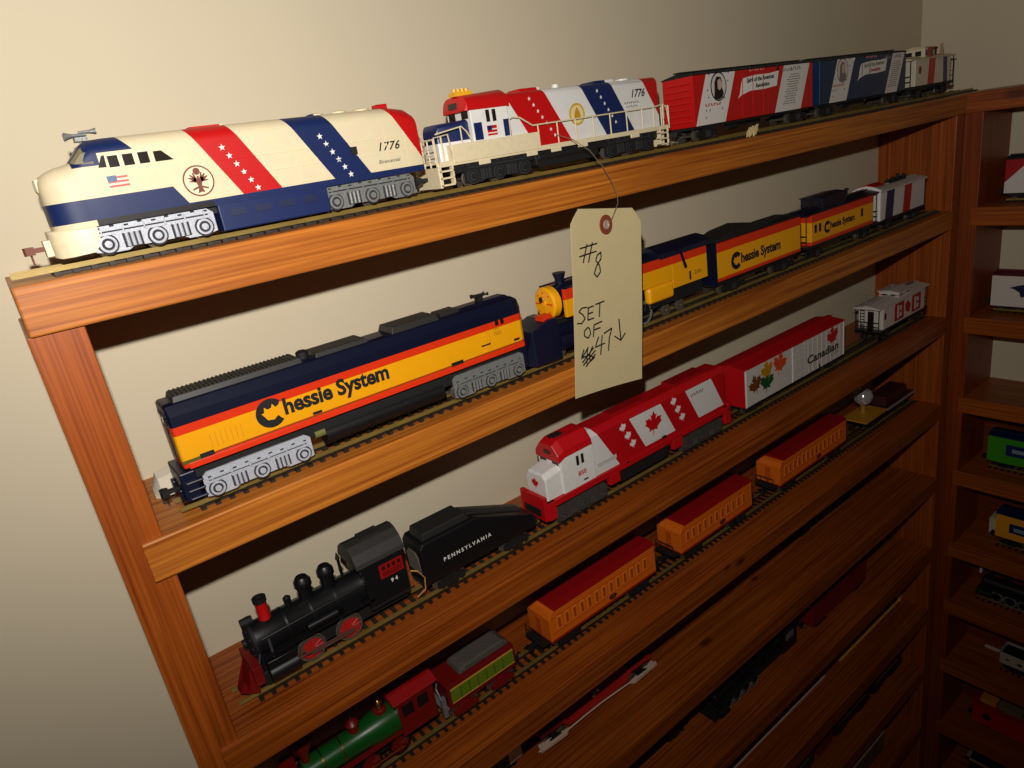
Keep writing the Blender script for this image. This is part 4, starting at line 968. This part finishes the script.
# ------------------------------------------------------------------ shelf 4: the old-time train
def oldtime_loco():
    r = veh('steam_locomotive', 'green and wine-red old-time steam locomotive with brass bell, at the left of the fourth shelf', 'toy locomotive', 36, 4, dy=2)
    zc = 31
    b = MB(); b.lathe('x', (0, zc), [(10.4, 26), (10.6, 60), (11, 76), (13.2, 86), (13.4, 104)], 28); b.build('boiler', M_green, r)
    q = MB()
    for x in (40, 56, 72): q.lathe('x', (0, zc), [(10.9, x), (10.9, x + 1)], 28)
    q.build('boiler_band', M_gold, r)
    f = MB(); f.lathe('x', (0, zc), [(1, 23), (9, 24), (10, 26)], 24); f.build('smokebox_front', M_dblack, r)
    s = MB(); s.lathe('z', (30, 0), [(3.2, 40), (3.6, 48), (9.5, 60), (9.8, 63), (6, 66), (5.6, 64)], 24); s.build('smokestack', M_wine, r)
    d = MB(); d.lathe('z', (70, 0), [(5, 40), (4.6, 46), (5.4, 48), (3, 51), (.3, 52)], 20); d.build('sand_dome', M_wine, r)
    d = MB(); d.lathe('z', (70, 0), [(1, 51), (1.4, 54), (.2, 56)], 12); d.lathe('z', (94, 0), [(4.4, 43), (3.6, 48), (4.6, 50), (3, 54), (.3, 56)], 20); d.build('brass_dome', M_gold, r)
    d = MB(); d.lathe('z', (94, 0), [(6, 42), (5.6, 46), (4, 47)], 20); d.build('steam_dome', M_wine, r)
    c = MB(); c.box(104, 137, -14.5, 14.5, 18, 52); c.build('cab', M_wine, r, bevel=.4)
    for x in (107, 121): MB().box(x, x + 10, -14.9, -14.3, 36, 47).build('cab_window', M_dark, r)
    c = MB(); c.prism([(-16.4, 51.6), (-16.4, 53), (-8, 57), (0, 58.4), (8, 57), (16.4, 53), (16.4, 51.6)], 'x', 100, 141); c.build('cab_roof', plain('roof_red', (150, 14, 18), rough=.35), r, bevel=.3)
    rb = MB()
    for sd in (-1, 1): rb.box(24, 104, *sorted((sd * 9, sd * 13.5)), 22, 23.4); rb.cyl('x', (sd * 12, 12), 4.6, 28, 44, 16)
    rb.build('running_board', M_wine, r)
    p = MB(); p.loft([[(x, -w_, 2), (x, w_, 2), (x + 8, w_ * .5, zt), (x + 8, -w_ * .5, zt)] for x, w_, zt in ((-6, 3, 6), (2, 10, 14), (8, 13, 18))], smooth=False); p.box(10, 26, -12, 12, 15, 19); p.build('cowcatcher', M_wine, r)
    hl = MB(); hl.box(12, 22, -5, 5, 40, 52); hl.lathe('x', (0, 46), [(4, 11), (4, 12.4)], 16); hl.build('headlight', M_wine, r)
    steam_wheels(r, (74, 100), 9.4, 16.5, M_wine, rim=M_black, spokes=14)
    for x in (22, 40): wheelset(r, x, 5, mat=M_wine)
    rd = MB()
    for sd in (-1, 1): rd.box(72, 102, *sorted((sd * 12, sd * 13)), 8, 9.6)
    rd.build('side_rods', M_gold, r)
    fr = MB(); fr.box(14, 136, -5, 5, 8, 20); fr.box(104, 138, -11, 11, 14, 18); fr.build('frame', M_dblack, r)
oldtime_loco()
def oldtime_tender():
    r = veh('locomotive_tender', 'wine-red tender with olive green side panel and grey coal pile', 'toy train car', 178, 4, dy=2)
    b = MB(); b.box(6, 78, -14.5, 14.5, 16, 37); b.build('tank', M_wine, r, bevel=.6)
    q = MB(); q.box(9, 76, -15, -14.4, 19, 32); qo = q.build('side_panel', M_lgreen, r)
    q = MB(); q.box(9, 76, -15.3, -14.6, 32, 33.2); q.box(9, 76, -15.3, -14.6, 18.4, 19.2); q.build('yellow_trim', plain('trim_gold', (200, 150, 60)), qo)
    q = MB()
    for i in range(6): q.cyl('z', (19 + i * 9, -15.1), .5, 20, 31, 6)
    q.build('panel_lines', plain('trim_green', (60, 90, 20)), qo)
    t = MB(); t.prism([(22, 37), (24, 42), (30, 44), (70, 44.5), (76, 40), (76, 37)], 'y', -11, 11); t.build('coal_pile', M_coal, r, bevel=1.5)
    q = MB(); q.box(0, 5, -15, 15, 15, 17); q.box(-1, 3, -16, -12, 10, 30); q.box(-1, 3, 12, 16, 10, 30); q.tube([(-1, -16, 30), (-1, -10, 38), (3, -4, 38)], .9, 8); q.build('front_platform', M_gsilver, r, bevel=.3)
    u = MB(); u.box(4, 78, -12, 12, 11, 16); u.build('underframe', M_wine, r)
    freight_truck(r, 22, mat=M_wine, wb=18); freight_truck(r, 62, mat=M_wine, wb=18)
    coupler(r, 78, 1)
oldtime_tender()
def coach(X, L, label, dy, rz, plat=8):
    r = veh('passenger_coach', label, 'toy train car', X, 4, 'orange coaches with red roofs', dy, rz)
    om = plain('coach_orange', (224, 106, 14), rough=.5)
    b = MB(); b.prism([(0, 15), (0, 39), (3, 44.5), (8, 46.6), (L, 46.6), (L, 15)], 'y', -16.5, 16.5); b.build('car_body', om, r, bevel=.4)
    rf = MB(); rf.prism([(-16.9, 46), (-16.9, 47.4), (-9, 49), (9, 49), (16.9, 47.4), (16.9, 46)], 'x', 7, L + .6); rf.build('roof', plain('roof_red', (150, 14, 18)), r, bevel=.3)
    wf = MB(); wn = MB(); n = int((L - 16) / 9.5)
    for i in range(n):
        x = 9 + i * (L - 18) / n
        wf.box(x, x + 5.4, -17, -16.4, 25, 38.4)
        wn.box(x + 1, x + 4.4, -17.12, -16.9, 26.4, 37)
    wo = wf.build('window_frames', plain('frame_orange', (236, 130, 40)), r); wn.build('panes', plain('pane_dark', (176, 76, 12), rough=.3), wo)
    t = MB(); t.box(2, L - 2, -17, -16.4, 16, 17); t.box(2, L - 2, -17, -16.4, 23, 23.8); t.box(2, L - 2, -17, -16.4, 40, 40.8); t.build('side_trim', plain('trim_dk_orange', (196, 84, 10)), r)
    em = MB(); disc(em, L * .56, 20, 3.3, -16.7, .3, 16, 1.3); em.prism([(L * .56 - 6, 20), (L * .56 - 3, 22.6), (L * .56 - 3, 18)], 'y', -17, -16.4); em.prism([(L * .56 + 6, 20), (L * .56 + 3, 22.6), (L * .56 + 3, 18)], 'y', -17, -16.4); em.build('herald', plain('herald_brown', (100, 44, 10)), r)
    u = MB(); u.box(0, L, -16, 16, 12.6, 15); u.build('side_sill', plain('coach_red', (140, 20, 14)), r)
    dm_ = plain('trim_dk_orange', (196, 84, 10)); MB().box(-.7, .1, -3.6, 3.6, 17, 36).build('end_door', dm_, r); MB().box(L - .1, L + .7, -3.6, 3.6, 17, 42).build('end_door', dm_, r)
    for xa, dd in ((0, -1), (L, 1)):
        p = MB(); p.box(*sorted((xa, xa + dd * 9)), -13, 13, 12, 14)
        for z in (20, 26): p.tube([(xa + dd * 8.5, -12, z), (xa + dd * 8.5, 12, z)], .45, 6)
        for y in (-12, -5, 5, 12): p.tube([(xa + dd * 8.5, y, 13), (xa + dd * 8.5, y, 26)], .45, 6)
        p.build('end_platform', M_dblack, r)
    freight_truck(r, 24, wb=22); freight_truck(r, L - 24, wb=22)
    coupler(r, -7, -1); coupler(r, L + 7, 1)
coach(296, 146, 'orange coach with red roof nearest the old-time engine', 0, 0)
coach(482, 129, 'middle one of the three orange coaches with red roofs', -1, 0)
coach(668, 156, 'farthest right of the three orange coaches with red roofs', -2, 0)
def flatcar():
    r = veh('flatcar', 'flatcar with yellow deck at the right end of the fourth shelf', 'toy train car', 884, 4, dy=1)
    b = MB(); b.box(0, 145, -17, 17, 11, 15); b.box(10, 135, -8, 8, 8, 11); b.build('underframe', M_black, r)
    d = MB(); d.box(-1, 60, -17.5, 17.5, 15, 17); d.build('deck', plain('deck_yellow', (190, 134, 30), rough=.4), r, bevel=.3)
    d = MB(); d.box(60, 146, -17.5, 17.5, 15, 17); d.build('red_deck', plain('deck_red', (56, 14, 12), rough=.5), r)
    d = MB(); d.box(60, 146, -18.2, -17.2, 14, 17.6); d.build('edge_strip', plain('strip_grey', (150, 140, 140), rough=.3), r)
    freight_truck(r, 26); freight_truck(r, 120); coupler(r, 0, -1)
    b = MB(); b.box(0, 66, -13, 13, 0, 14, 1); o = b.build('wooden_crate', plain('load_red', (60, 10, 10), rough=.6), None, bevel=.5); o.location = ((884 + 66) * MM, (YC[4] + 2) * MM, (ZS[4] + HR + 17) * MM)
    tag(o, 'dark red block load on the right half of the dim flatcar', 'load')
    # glass bulb
    g = thing('glass_bulb', 'small clear glass bulb standing on the yellow deck of the flatcar', 'light bulb', (884 + 34, YC[4] + 6, ZS[4] + HR + 17))
    mt, nt, bs = newmat('clear_glass'); bs.inputs['Transmission Weight'].default_value = .5; bs.inputs['Base Color'].default_value = (.75, .75, .75, 1); bs.inputs['Metallic'].default_value = .35; bs.inputs['Roughness'].default_value = .12; bs.inputs['IOR'].default_value = 1.45
    q = MB(); q.ball((0, 0, 24), 13, 12); q.build('glass_globe', mt, g)
    q = MB(); q.lathe('z', (0, 0), [(5, 0), (5, 4), (4, 6), (4, 11), (3, 12)], 20); q.build('base', plain('bulb_base', (190, 140, 60), rough=.3, metal=.5), g)
    q = MB(); q.tube([(-1.6, 0, 11), (-2.6, 0, 18), (0, 0, 22), (2.6, 0, 18), (1.6, 0, 11)], .35, 6); q.build('filament', M_chrome, g)
flatcar()

# ------------------------------------------------------------------ shelf 5, 6, 7, 8 (dim, mostly hidden by the rails above)
def place(o, X, Y, Z, rz=0): o.location = (X * MM, Y * MM, Z * MM); o.rotation_euler = (0, 0, rz)
def depressed_car():
    r = thing('flatcar', 'red depressed-centre flatcar with pale curved edge lying on the fifth shelf', 'toy train car', (276, 66, ZS[5]), -.03)
    rm = plain('dull_red', (170, 30, 22), rough=.4)
    b = MB(); b.prism([(4, 18), (4, 23), (36, 23), (44, 14), (124, 14), (132, 23), (164, 23), (164, 18), (134, 18), (126, 9), (42, 9), (34, 18)], 'y', -12, 12); b.build('deck', rm, r, bevel=.5)
    b = MB(); b.box(8, 34, -10, 10, 23, 30, 2); b.build('end_block', M_black, r); MB().box(134, 160, -10, 10, 23, 30, 2).build('end_block', M_black, r)
    b = MB()
    pts = [(-2, -14, 8), (6, -16, 9), (30, -15.6, 10), (60, -14, 10), (84, -13.4, 10), (110, -14, 10), (140, -15.6, 10), (162, -16, 10), (170, -13, 10)]
    b.tube(pts, .9, 8); b.prism([(0, -16), (34, -17), (40, -13), (2, -8)], 'z', 6, 9.5); b.prism([(170, -15), (134, -17), (128, -13), (168, -8)], 'z', 6, 9.5)
    b.build('pale_edge', plain('pale_edge', (206, 180, 160), rough=.4), r)
    for c_, q_ in (((82, -6, 18), 3), ((90, -3, 18), 2.4), ((160, 0, 32), 2.4)): MB().ball(c_, q_, 8).build('bright_stud', M_chrome, r)
    freight_truck(r, 22); freight_truck(r, 148)
depressed_car()
def simple_car(name, label, cat, X, Y, Z, L, H, W, mat, rz=0, roof=None, z0=8, group=None, base=None, tr=True):
    r = thing(name, label, cat, (X, Y, Z), rz, group)
    b = MB(); b.box(0, L, -W / 2, W / 2, z0, z0 + H); b.build('car_body', mat, r, bevel=.5)
    rf = MB(); rf.prism([(-W / 2 - .6, z0 + H - .5), (-W / 2 - .6, z0 + H + 1), (0, z0 + H + 4), (W / 2 + .6, z0 + H + 1), (W / 2 + .6, z0 + H - .5)], 'x', -.8, L + .8)
    rf.box(0, L, -3, 3, z0 + H + 3, z0 + H + 5); rf.build('roof', roof or mat, r)
    u = MB(); u.box(3, L - 3, -W / 2 + 4, W / 2 - 4, z0 - 3, z0); u.build('underframe', M_dblack, r)
    if tr: freight_truck(r, 22); freight_truck(r, L - 22); coupler(r, 0, -1); coupler(r, L, 1)
    return r
g5 = simple_car('boxcar', 'green boxcar with a white end on the fifth shelf, left of the red flatcar', 'toy train car', 110, 76, ZS[5], 150, 36, 30, painted('green_white_end', (16, 84, 40), [((220, 214, 206), [(1, 0, 0, 134)])]), roof=M_green)
marks(g5, 90, 128, 28, -15.1, M_white, 6, 5)
def dark_loco(X, Y, Z, L, label, wheels=4, tender=40, rz=0):
    r = thing('steam_locomotive', label, 'toy locomotive', (X, Y, Z), rz)
    b = MB(); b.lathe('x', (0, 27), [(9, 8), (11, 10), (11, L - 38)], 24); b.build('boiler', M_black, r)
    c = MB(); c.box(L - 40, L - 6, -14, 14, 16, 48); c.box(L - 44, L - 2, -15, 15, 48, 51); c.build('cab', M_black, r, bevel=.8)
    d = MB()
    for x, h in ((18, 54), (40, 46), (66, 46)): d.lathe('z', (x, 0), [(4.4, 34), (3.8, h - 4), (4.6, h), (.3, h + .6)], 16)
    d.build('domes', M_dblack, r)
    steam_wheels(r, [30 + i * 19 for i in range(wheels)], 8.5, 16.5, M_black, rim=M_gsilver, spokes=10)
    s = MB(); s.box(4, L - 8, -5, 5, 8, 20); s.box(0, 12, -12, 12, 4, 16, 2)
    for sd in (-1, 1): s.cyl('x', (sd * 12.5, 11), 5, 8, 24, 16); s.box(14, L - 40, *sorted((sd * 9, sd * 14)), 20, 21.4)
    s.build('frame', M_dblack, r)
    w_ = MB(); w_.box(L - 32, L - 14, -14.3, -13.8, 32, 42); w_.build('cab_window', M_gsilver, r)
    return r
dark_loco(520, 42, ZS[6], 185, 'black steam locomotive on the sixth shelf, lying in the shadow of the rail above')
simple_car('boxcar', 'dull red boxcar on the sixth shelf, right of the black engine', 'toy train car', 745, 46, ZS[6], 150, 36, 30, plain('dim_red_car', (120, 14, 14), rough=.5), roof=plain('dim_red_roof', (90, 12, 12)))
dark_loco(760, 76, ZS[5], 200, 'black steam locomotive deep on the fifth shelf at the right', wheels=5)
simple_car('hopper_car', 'black hopper car on the sixth shelf, left of the black engine', 'toy train car', 330, 66, ZS[6], 165, 30, 30, M_dblack)
# loose rail lengths on the seventh shelf
o = MB().box(0, 235, -.7, .7, 0, 2.4).build('loose_rail', plain('pale_rail', (226, 200, 186), rough=.4, metal=.1)); place(o, 560, 41, ZS[7]); tag(o, 'thin pale metal strip lying along the seventh shelf', 'metal strip')
q = MB(); q.box(0, 200, -1.6, 1.6, 0, 2.6); q.box(194, 200, -2.5, 2.5, 0, 12)
o = q.build('loose_rail', plain('yellow_strip', (232, 170, 70), rough=.35)); place(o, 838, 41, ZS[7]); tag(o, 'yellow wooden strip lying near the end panel on the seventh shelf', 'wood strip')
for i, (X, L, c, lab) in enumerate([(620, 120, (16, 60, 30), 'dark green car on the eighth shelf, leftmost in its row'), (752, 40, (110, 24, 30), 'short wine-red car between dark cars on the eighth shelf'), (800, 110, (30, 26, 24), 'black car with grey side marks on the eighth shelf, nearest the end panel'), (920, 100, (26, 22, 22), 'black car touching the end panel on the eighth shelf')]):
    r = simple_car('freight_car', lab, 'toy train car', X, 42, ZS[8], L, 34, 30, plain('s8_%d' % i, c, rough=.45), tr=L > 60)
    if i > 1 or i == 0:
        marks(r, 8, L - 8, 34, -15.1, plain('dull_white_mark', (150, 140, 130)), 9, 5); marks(r, 12, L - 12, 24, -15.1, M_grey, 11, 4)
q = MB(); q.box(0, 190, 0, 34, 0, 40); o = q.build('cardboard_box', plain('pale_box_side', (110, 84, 62), rough=.6)); place(o, 760, 20, ZS[9]); tag(o, 'long pale-edged box on the ninth shelf', 'box')
q = MB(); q.box(0, 190, 0, 9, 0, 3); q.box(0, 3, 0, 9, -30, 3); o2 = q.build('box_edge', plain('pale_box', (176, 150, 120), rough=.5)); o2.parent = o; o2.location = (0, -1 * MM, 40 * MM)

# ------------------------------------------------------------------ the right-hand unit: cars run towards the viewer
RX = 1064 + 47
def rcar(label, k, y_start, L, mat, roof, H=42, z0=12, W=32, name='boxcar'):
    r = simple_car(name, label, 'toy train car', RX, y_start, ZR[k] + HR, L, H, W, mat, rz=-math.pi / 2, roof=roof, z0=z0)
    return r
for k, a in ((2, -44), (3, -40), (5, -52), (6, -72), (7, -52), (8, -94)):
    t = MB(); L = 400
    for i in range(int(L / 8.4)): t.box(i * 8.4, i * 8.4 + 2.9, -15, 15, 0, 1.9)
    r = thing('model_train_track', 'track in the right-hand cubby, %s shelf from the top' % {2: 'second', 3: 'third', 5: 'fifth', 6: 'sixth', 7: 'seventh', 8: 'eighth'}[k], 'toy train track', (RX, a, ZR[k]), -math.pi / 2)
    t.build('tie_strip', M_tie, r)
    for y in (-8.25, 8.25): MB().box(0, L, y - .5, y + .5, 1.9, 4.5).build('rail', M_brass, r)
r1 = rcar('red boxcar with a white triangle on its side in the upper right cubby', 2, -43, 150, painted('r1_red', (170, 16, 20), [((226, 220, 214), [(1, 0, -1, -22), (-1, 0, 0, -26)])]), M_dblack, H=44, z0=8)
r2 = rcar('white car with a dark running-horse mark and dark red roof in the right unit', 3, -38, 150, plain('r2_white', (214, 206, 196), rough=.4), plain('r2_roof', (90, 14, 16)), H=44, z0=6)
m_ = MB(); m_.prism([(22, 33), (30, 36), (38, 38), (46, 36), (54, 38), (58, 32), (52, 28), (54, 20), (48, 14), (44, 22), (36, 20), (34, 27), (28, 31)], 'y', -16.4, -15.9); m_.build('horse_mark', plain('horse_navy', (20, 30, 70)), r2)
r4 = rcar('bright green car with dark blue roof in the right unit', 5, -50, 150, plain('r4_green', (56, 150, 20), rough=.4), plain('r4_roof', (14, 28, 70)), H=42, z0=10)
m_ = MB(); m_.box(24, 60, -16.4, -15.9, 24, 42); m_.use(1).box(32, 54, -16.6, -16.2, 30, 36); m_.build('blue_panel', [plain('panel_blue', (16, 34, 90)), plain('panel_pale', (130, 150, 160))], r4)
r5 = rcar('yellow car with dark blue roof in the right unit', 6, -70, 150, plain('r5_yellow', (232, 160, 20), rough=.4), plain('r4_roof', (14, 28, 70)), H=40, z0=14)
m_ = MB(); m_.box(18, 60, -16.4, -15.9, 26, 42); m_.use(1).box(24, 54, -16.6, -16.2, 30, 36); m_.build('blue_panel', [plain('panel_blue', (16, 34, 90)), plain('panel_pale', (130, 150, 160))], r5)
o = MB().box(0, 24, -11, 11, 0, 28).build('small_box', plain('pale_carton', (206, 190, 170), rough=.6), bevel=.4); place(o, 1128, -62, ZR[6] + 20 - 20); tag(o, 'small white carton beside the yellow car in the right unit', 'box')
o.location.z = ZR[6] * MM
r6 = dark_loco(RX, -48, ZR[7] + HR, 165, 'black steam locomotive in a cubby of the right unit', rz=-math.pi / 2)
q = MB(); q.box(2, 5, -3, 3, 40, 50); q.build('white_flag', M_white, r6)
r = thing('gondola_car', 'open white-sided car with dark load in the right unit', 'toy train car', (RX, -92, ZR[8] + HR), -math.pi / 2)
m_ = MB(); m_.box(0, 150, -16, -14.6, 14, 34); m_.box(0, 150, 14.6, 16, 14, 34); m_.box(0, 1.4, -16, 16, 14, 34); m_.box(148.6, 150, -16, 16, 14, 34); m_.box(0, 150, -15, 15, 12, 15); m_.build('car_body', plain('r7_white', (176, 166, 156), rough=.5), r, bevel=.3)
m_ = MB(); m_.box(3, 147, -14, 14, 15, 31); m_.build('load', M_dblack, r); 
m_ = MB(); m_.box(10, 14, -16.4, -16, 22, 25); m_.box(26, 32, -16.4, -16, 20, 24); m_.build('side_marks', M_ink, r); freight_truck(r, 22); freight_truck(r, 128)
o = MB().box(-1.5, 1.5, -200, 0, 0, 4).build('pale_strip', plain('pale_rail', (196, 170, 150))); place(o, 1140, -58, ZR[8]); tag(o, 'pale strip standing behind the open white car in the right unit', 'metal strip')
# red engine box with tan load
r8 = rcar('large red boxcar with a round dark mark and cartons on top, in the right unit', 9, -62, 170, plain('r8_red', (186, 14, 18), rough=.3), plain('r8_roof', (150, 14, 16)), H=38, z0=6, W=34)
m_ = MB(); m_.lathe('y', (22, 26), [(6.5, -17), (6.5, -18), (4, -18.6), (.5, -18.8)], 20); m_.build('round_mark', plain('dark_round', (40, 36, 40), rough=.2), r8)
for i, (c, y0, l_) in enumerate([((206, 130, 40), -70, 24), ((120, 100, 74), -97, 34), ((170, 150, 130), -134, 24)]):
    o = MB().box(-13, 13, -l_, 0, 0, 8).build('small_box', plain('tan_%d' % i, c, rough=.6), bevel=.4); place(o, RX + 1, y0, ZR[9] + HR + 49)
    tag(o, ['orange-tan flat carton on the low red car', 'grey-brown flat carton on the low red car', 'pale flat carton on the low red car at the frame edge'][i], 'box')
r = thing('flatcar', 'dark flat car with pale rim at the bottom right corner', 'toy train car', (RX - 2, -58, ZR[10] + HR), -math.pi / 2)
m_ = MB(); m_.box(0, 170, -16, 16, 40, 43); m_.box(6, 160, -14, 14, 10, 40); m_.build('car_body', M_dblack, r); m_ = MB(); m_.box(0, 170, -17, -15, 42, 46); m_.box(0, 6, -17, 16, 42, 46); m_.build('rim', plain('pale_rim', (170, 140, 110), rough=.4), r); freight_truck(r, 22); freight_truck(r, 148)

# ------------------------------------------------------------------ the paper tag hanging from the hood diesel's handrail
def paper_tag():
    r = thing('paper_tag', 'buff paper tag with handwriting hanging in front of the second shelf by a wire', 'price tag', (373.6, -18, 1382.4))
    r.rotation_euler = (-.011, .154, .12)
    W, H = 42.6, 140
    def bend(x, z): return -0.0006 * (z + 60) ** 2 * .3 - .0012 * (x * x) + (1.4 * math.sin(z / 40.0))
    mb = MB(); nx, nz = 12, 26; idx = {}
    top = 12
    vs = []; fs = []
    for j in range(nz + 1):
        z = top - j * H / nz
        cut = max(0, 10 - (top - z)) 
        w_ = W - cut
        for i in range(nx + 1):
            x = -w_ + 2 * w_ * i / nx
            xs = x
            vs.append((xs, bend(x, z), z))
    n1 = len(vs)
    vs2 = [(x, y + .35, z) for x, y, z in vs]
    for j in range(nz):
        for i in range(nx):
            a = j * (nx + 1) + i; fs.append((a, a + nx + 1, a + nx + 2, a + 1)); fs.append(tuple(q + n1 for q in (a, a + 1, a + nx + 2, a + nx + 1)))
    for j in range(nz):
        for a, b in ((j * (nx + 1), (j + 1) * (nx + 1)), (j * (nx + 1) + nx, (j + 1) * (nx + 1) + nx)): fs.append((a, b, b + n1, a + n1))
    for i in range(nx):
        fs.append((i, i + 1, i + 1 + n1, i + n1)); q = nz * (nx + 1) + i; fs.append((q, q + 1, q + 1 + n1, q + n1))
    mb._add(vs + vs2, fs, True)
    mb.build('card', plain('buff_card', (206, 188, 142), rough=.8, noise=.05, scale=60), r, angle=50)
    e = MB(); y0 = bend(0, 0)
    for a, b, yy in ((7.4, 3.2, -.5),):
        n = 28; pts = [(7.4 * math.cos(2 * math.pi * i / n), 7.4 * math.sin(2 * math.pi * i / n)) for i in range(n)]
        e.prism(pts, 'y', y0 - .9, y0 - .1)
    e.build('reinforcing_ring', plain('ring_brown', (130, 58, 34), rough=.7), r)
    e = MB(); n = 24; e.lathe('y', (0, 0), [(3.6, y0 - .8), (3.4, y0 - 1.5), (2.4, y0 - 1.6), (2.2, y0 - 1.0)], 24); e.build('eyelet', plain('eyelet_metal', (196, 180, 160), rough=.35, metal=.4), r)
    # handwriting, in tag plane (x right, z down from the hole)
    strokes = [
        [(-14, -17), (-19, -31)], [(-8, -16), (-13, -31)], [(-22, -20), (-3, -17)], [(-23, -26), (-4, -23)],
        [(1, -24), (-3, -26), (-5, -30), (-1, -34), (0, -39), (-4, -43), (-7, -40), (-4, -34), (1, -29), (1, -24)],
        # SET
        [(-15, -72), (-20, -72), (-24, -75), (-19, -79), (-17, -83), (-21, -87), (-26, -86)], [(-13, -73), (-14, -85)], [(-14, -73), (-7, -72)], [(-14, -79), (-8, -78)], [(-14, -85), (-7, -84)], [(-5, -71), (5, -69)], [(0, -70), (-1, -84)],
        # OF
        [(-14, -92), (-18, -95), (-18, -100), (-14, -103), (-11, -99), (-12, -94), (-14, -92)], [(-7, -91), (-8, -103)], [(-7, -91), (2, -89)], [(-7, -96), (0, -95)],
        # crossed-out number
        [(-19, -113), (-22, -121), (-12, -120)], [(-15, -113), (-16, -128)], [(-9, -112), (-13, -120), (-12, -127), (-7, -124), (-12, -121)], [(-21, -126), (-8, -114)], [(-20, -129), (-6, -117)], [(-22, -122), (-14, -112)], [(-17, -131), (-6, -121)],
        # 47
        [(-2, -104), (-6, -114), (5, -112)], [(2, -103), (0, -123)], [(4, -102), (13, -98)], [(13, -98), (10, -108), (9, -121)],
        # arrow
        [(21, -90), (23, -112)], [(16, -107), (23, -113), (28, -106)]]
    hw = MB()
    for st in strokes:
        pts = []
        for i in range(len(st) - 1):
            for t in range(6):
                u = t / 6; pts.append((st[i][0] * (1 - u) + st[i + 1][0] * u, st[i][1] * (1 - u) + st[i + 1][1] * u))
        pts.append(st[-1])
        P3 = [((x * 1.12 + 1) - (9 if z > -60 else 11), z * .97 + (3 if z > -60 else 11 + (-78 - z) * .2)) for x, z in pts]
        P3 = [(x, bend(x, z) - .08, z) for x, z in P3]
        hw.tube(P3, .6, 6)
    hw.build('handwriting', M_ink, r)
    return r
paper_tag()
s = MB(); s.tube([(364, 14, 1452), (371, 4, 1447), (378, -6, 1437), (384, -12, 1424), (389, -15, 1412), (391, -17, 1402), (389, -19, 1396), (384, -20, 1391), (380, -20, 1386), (376, -20, 1383), (375, -18, 1382.4)], .3, 6)
so = s.build('tag_wire', plain('thin_wire', (160, 140, 110), rough=.3, metal=.6)); tag(so, 'thin wire looped from the handrail to the buff paper tag', 'wire')
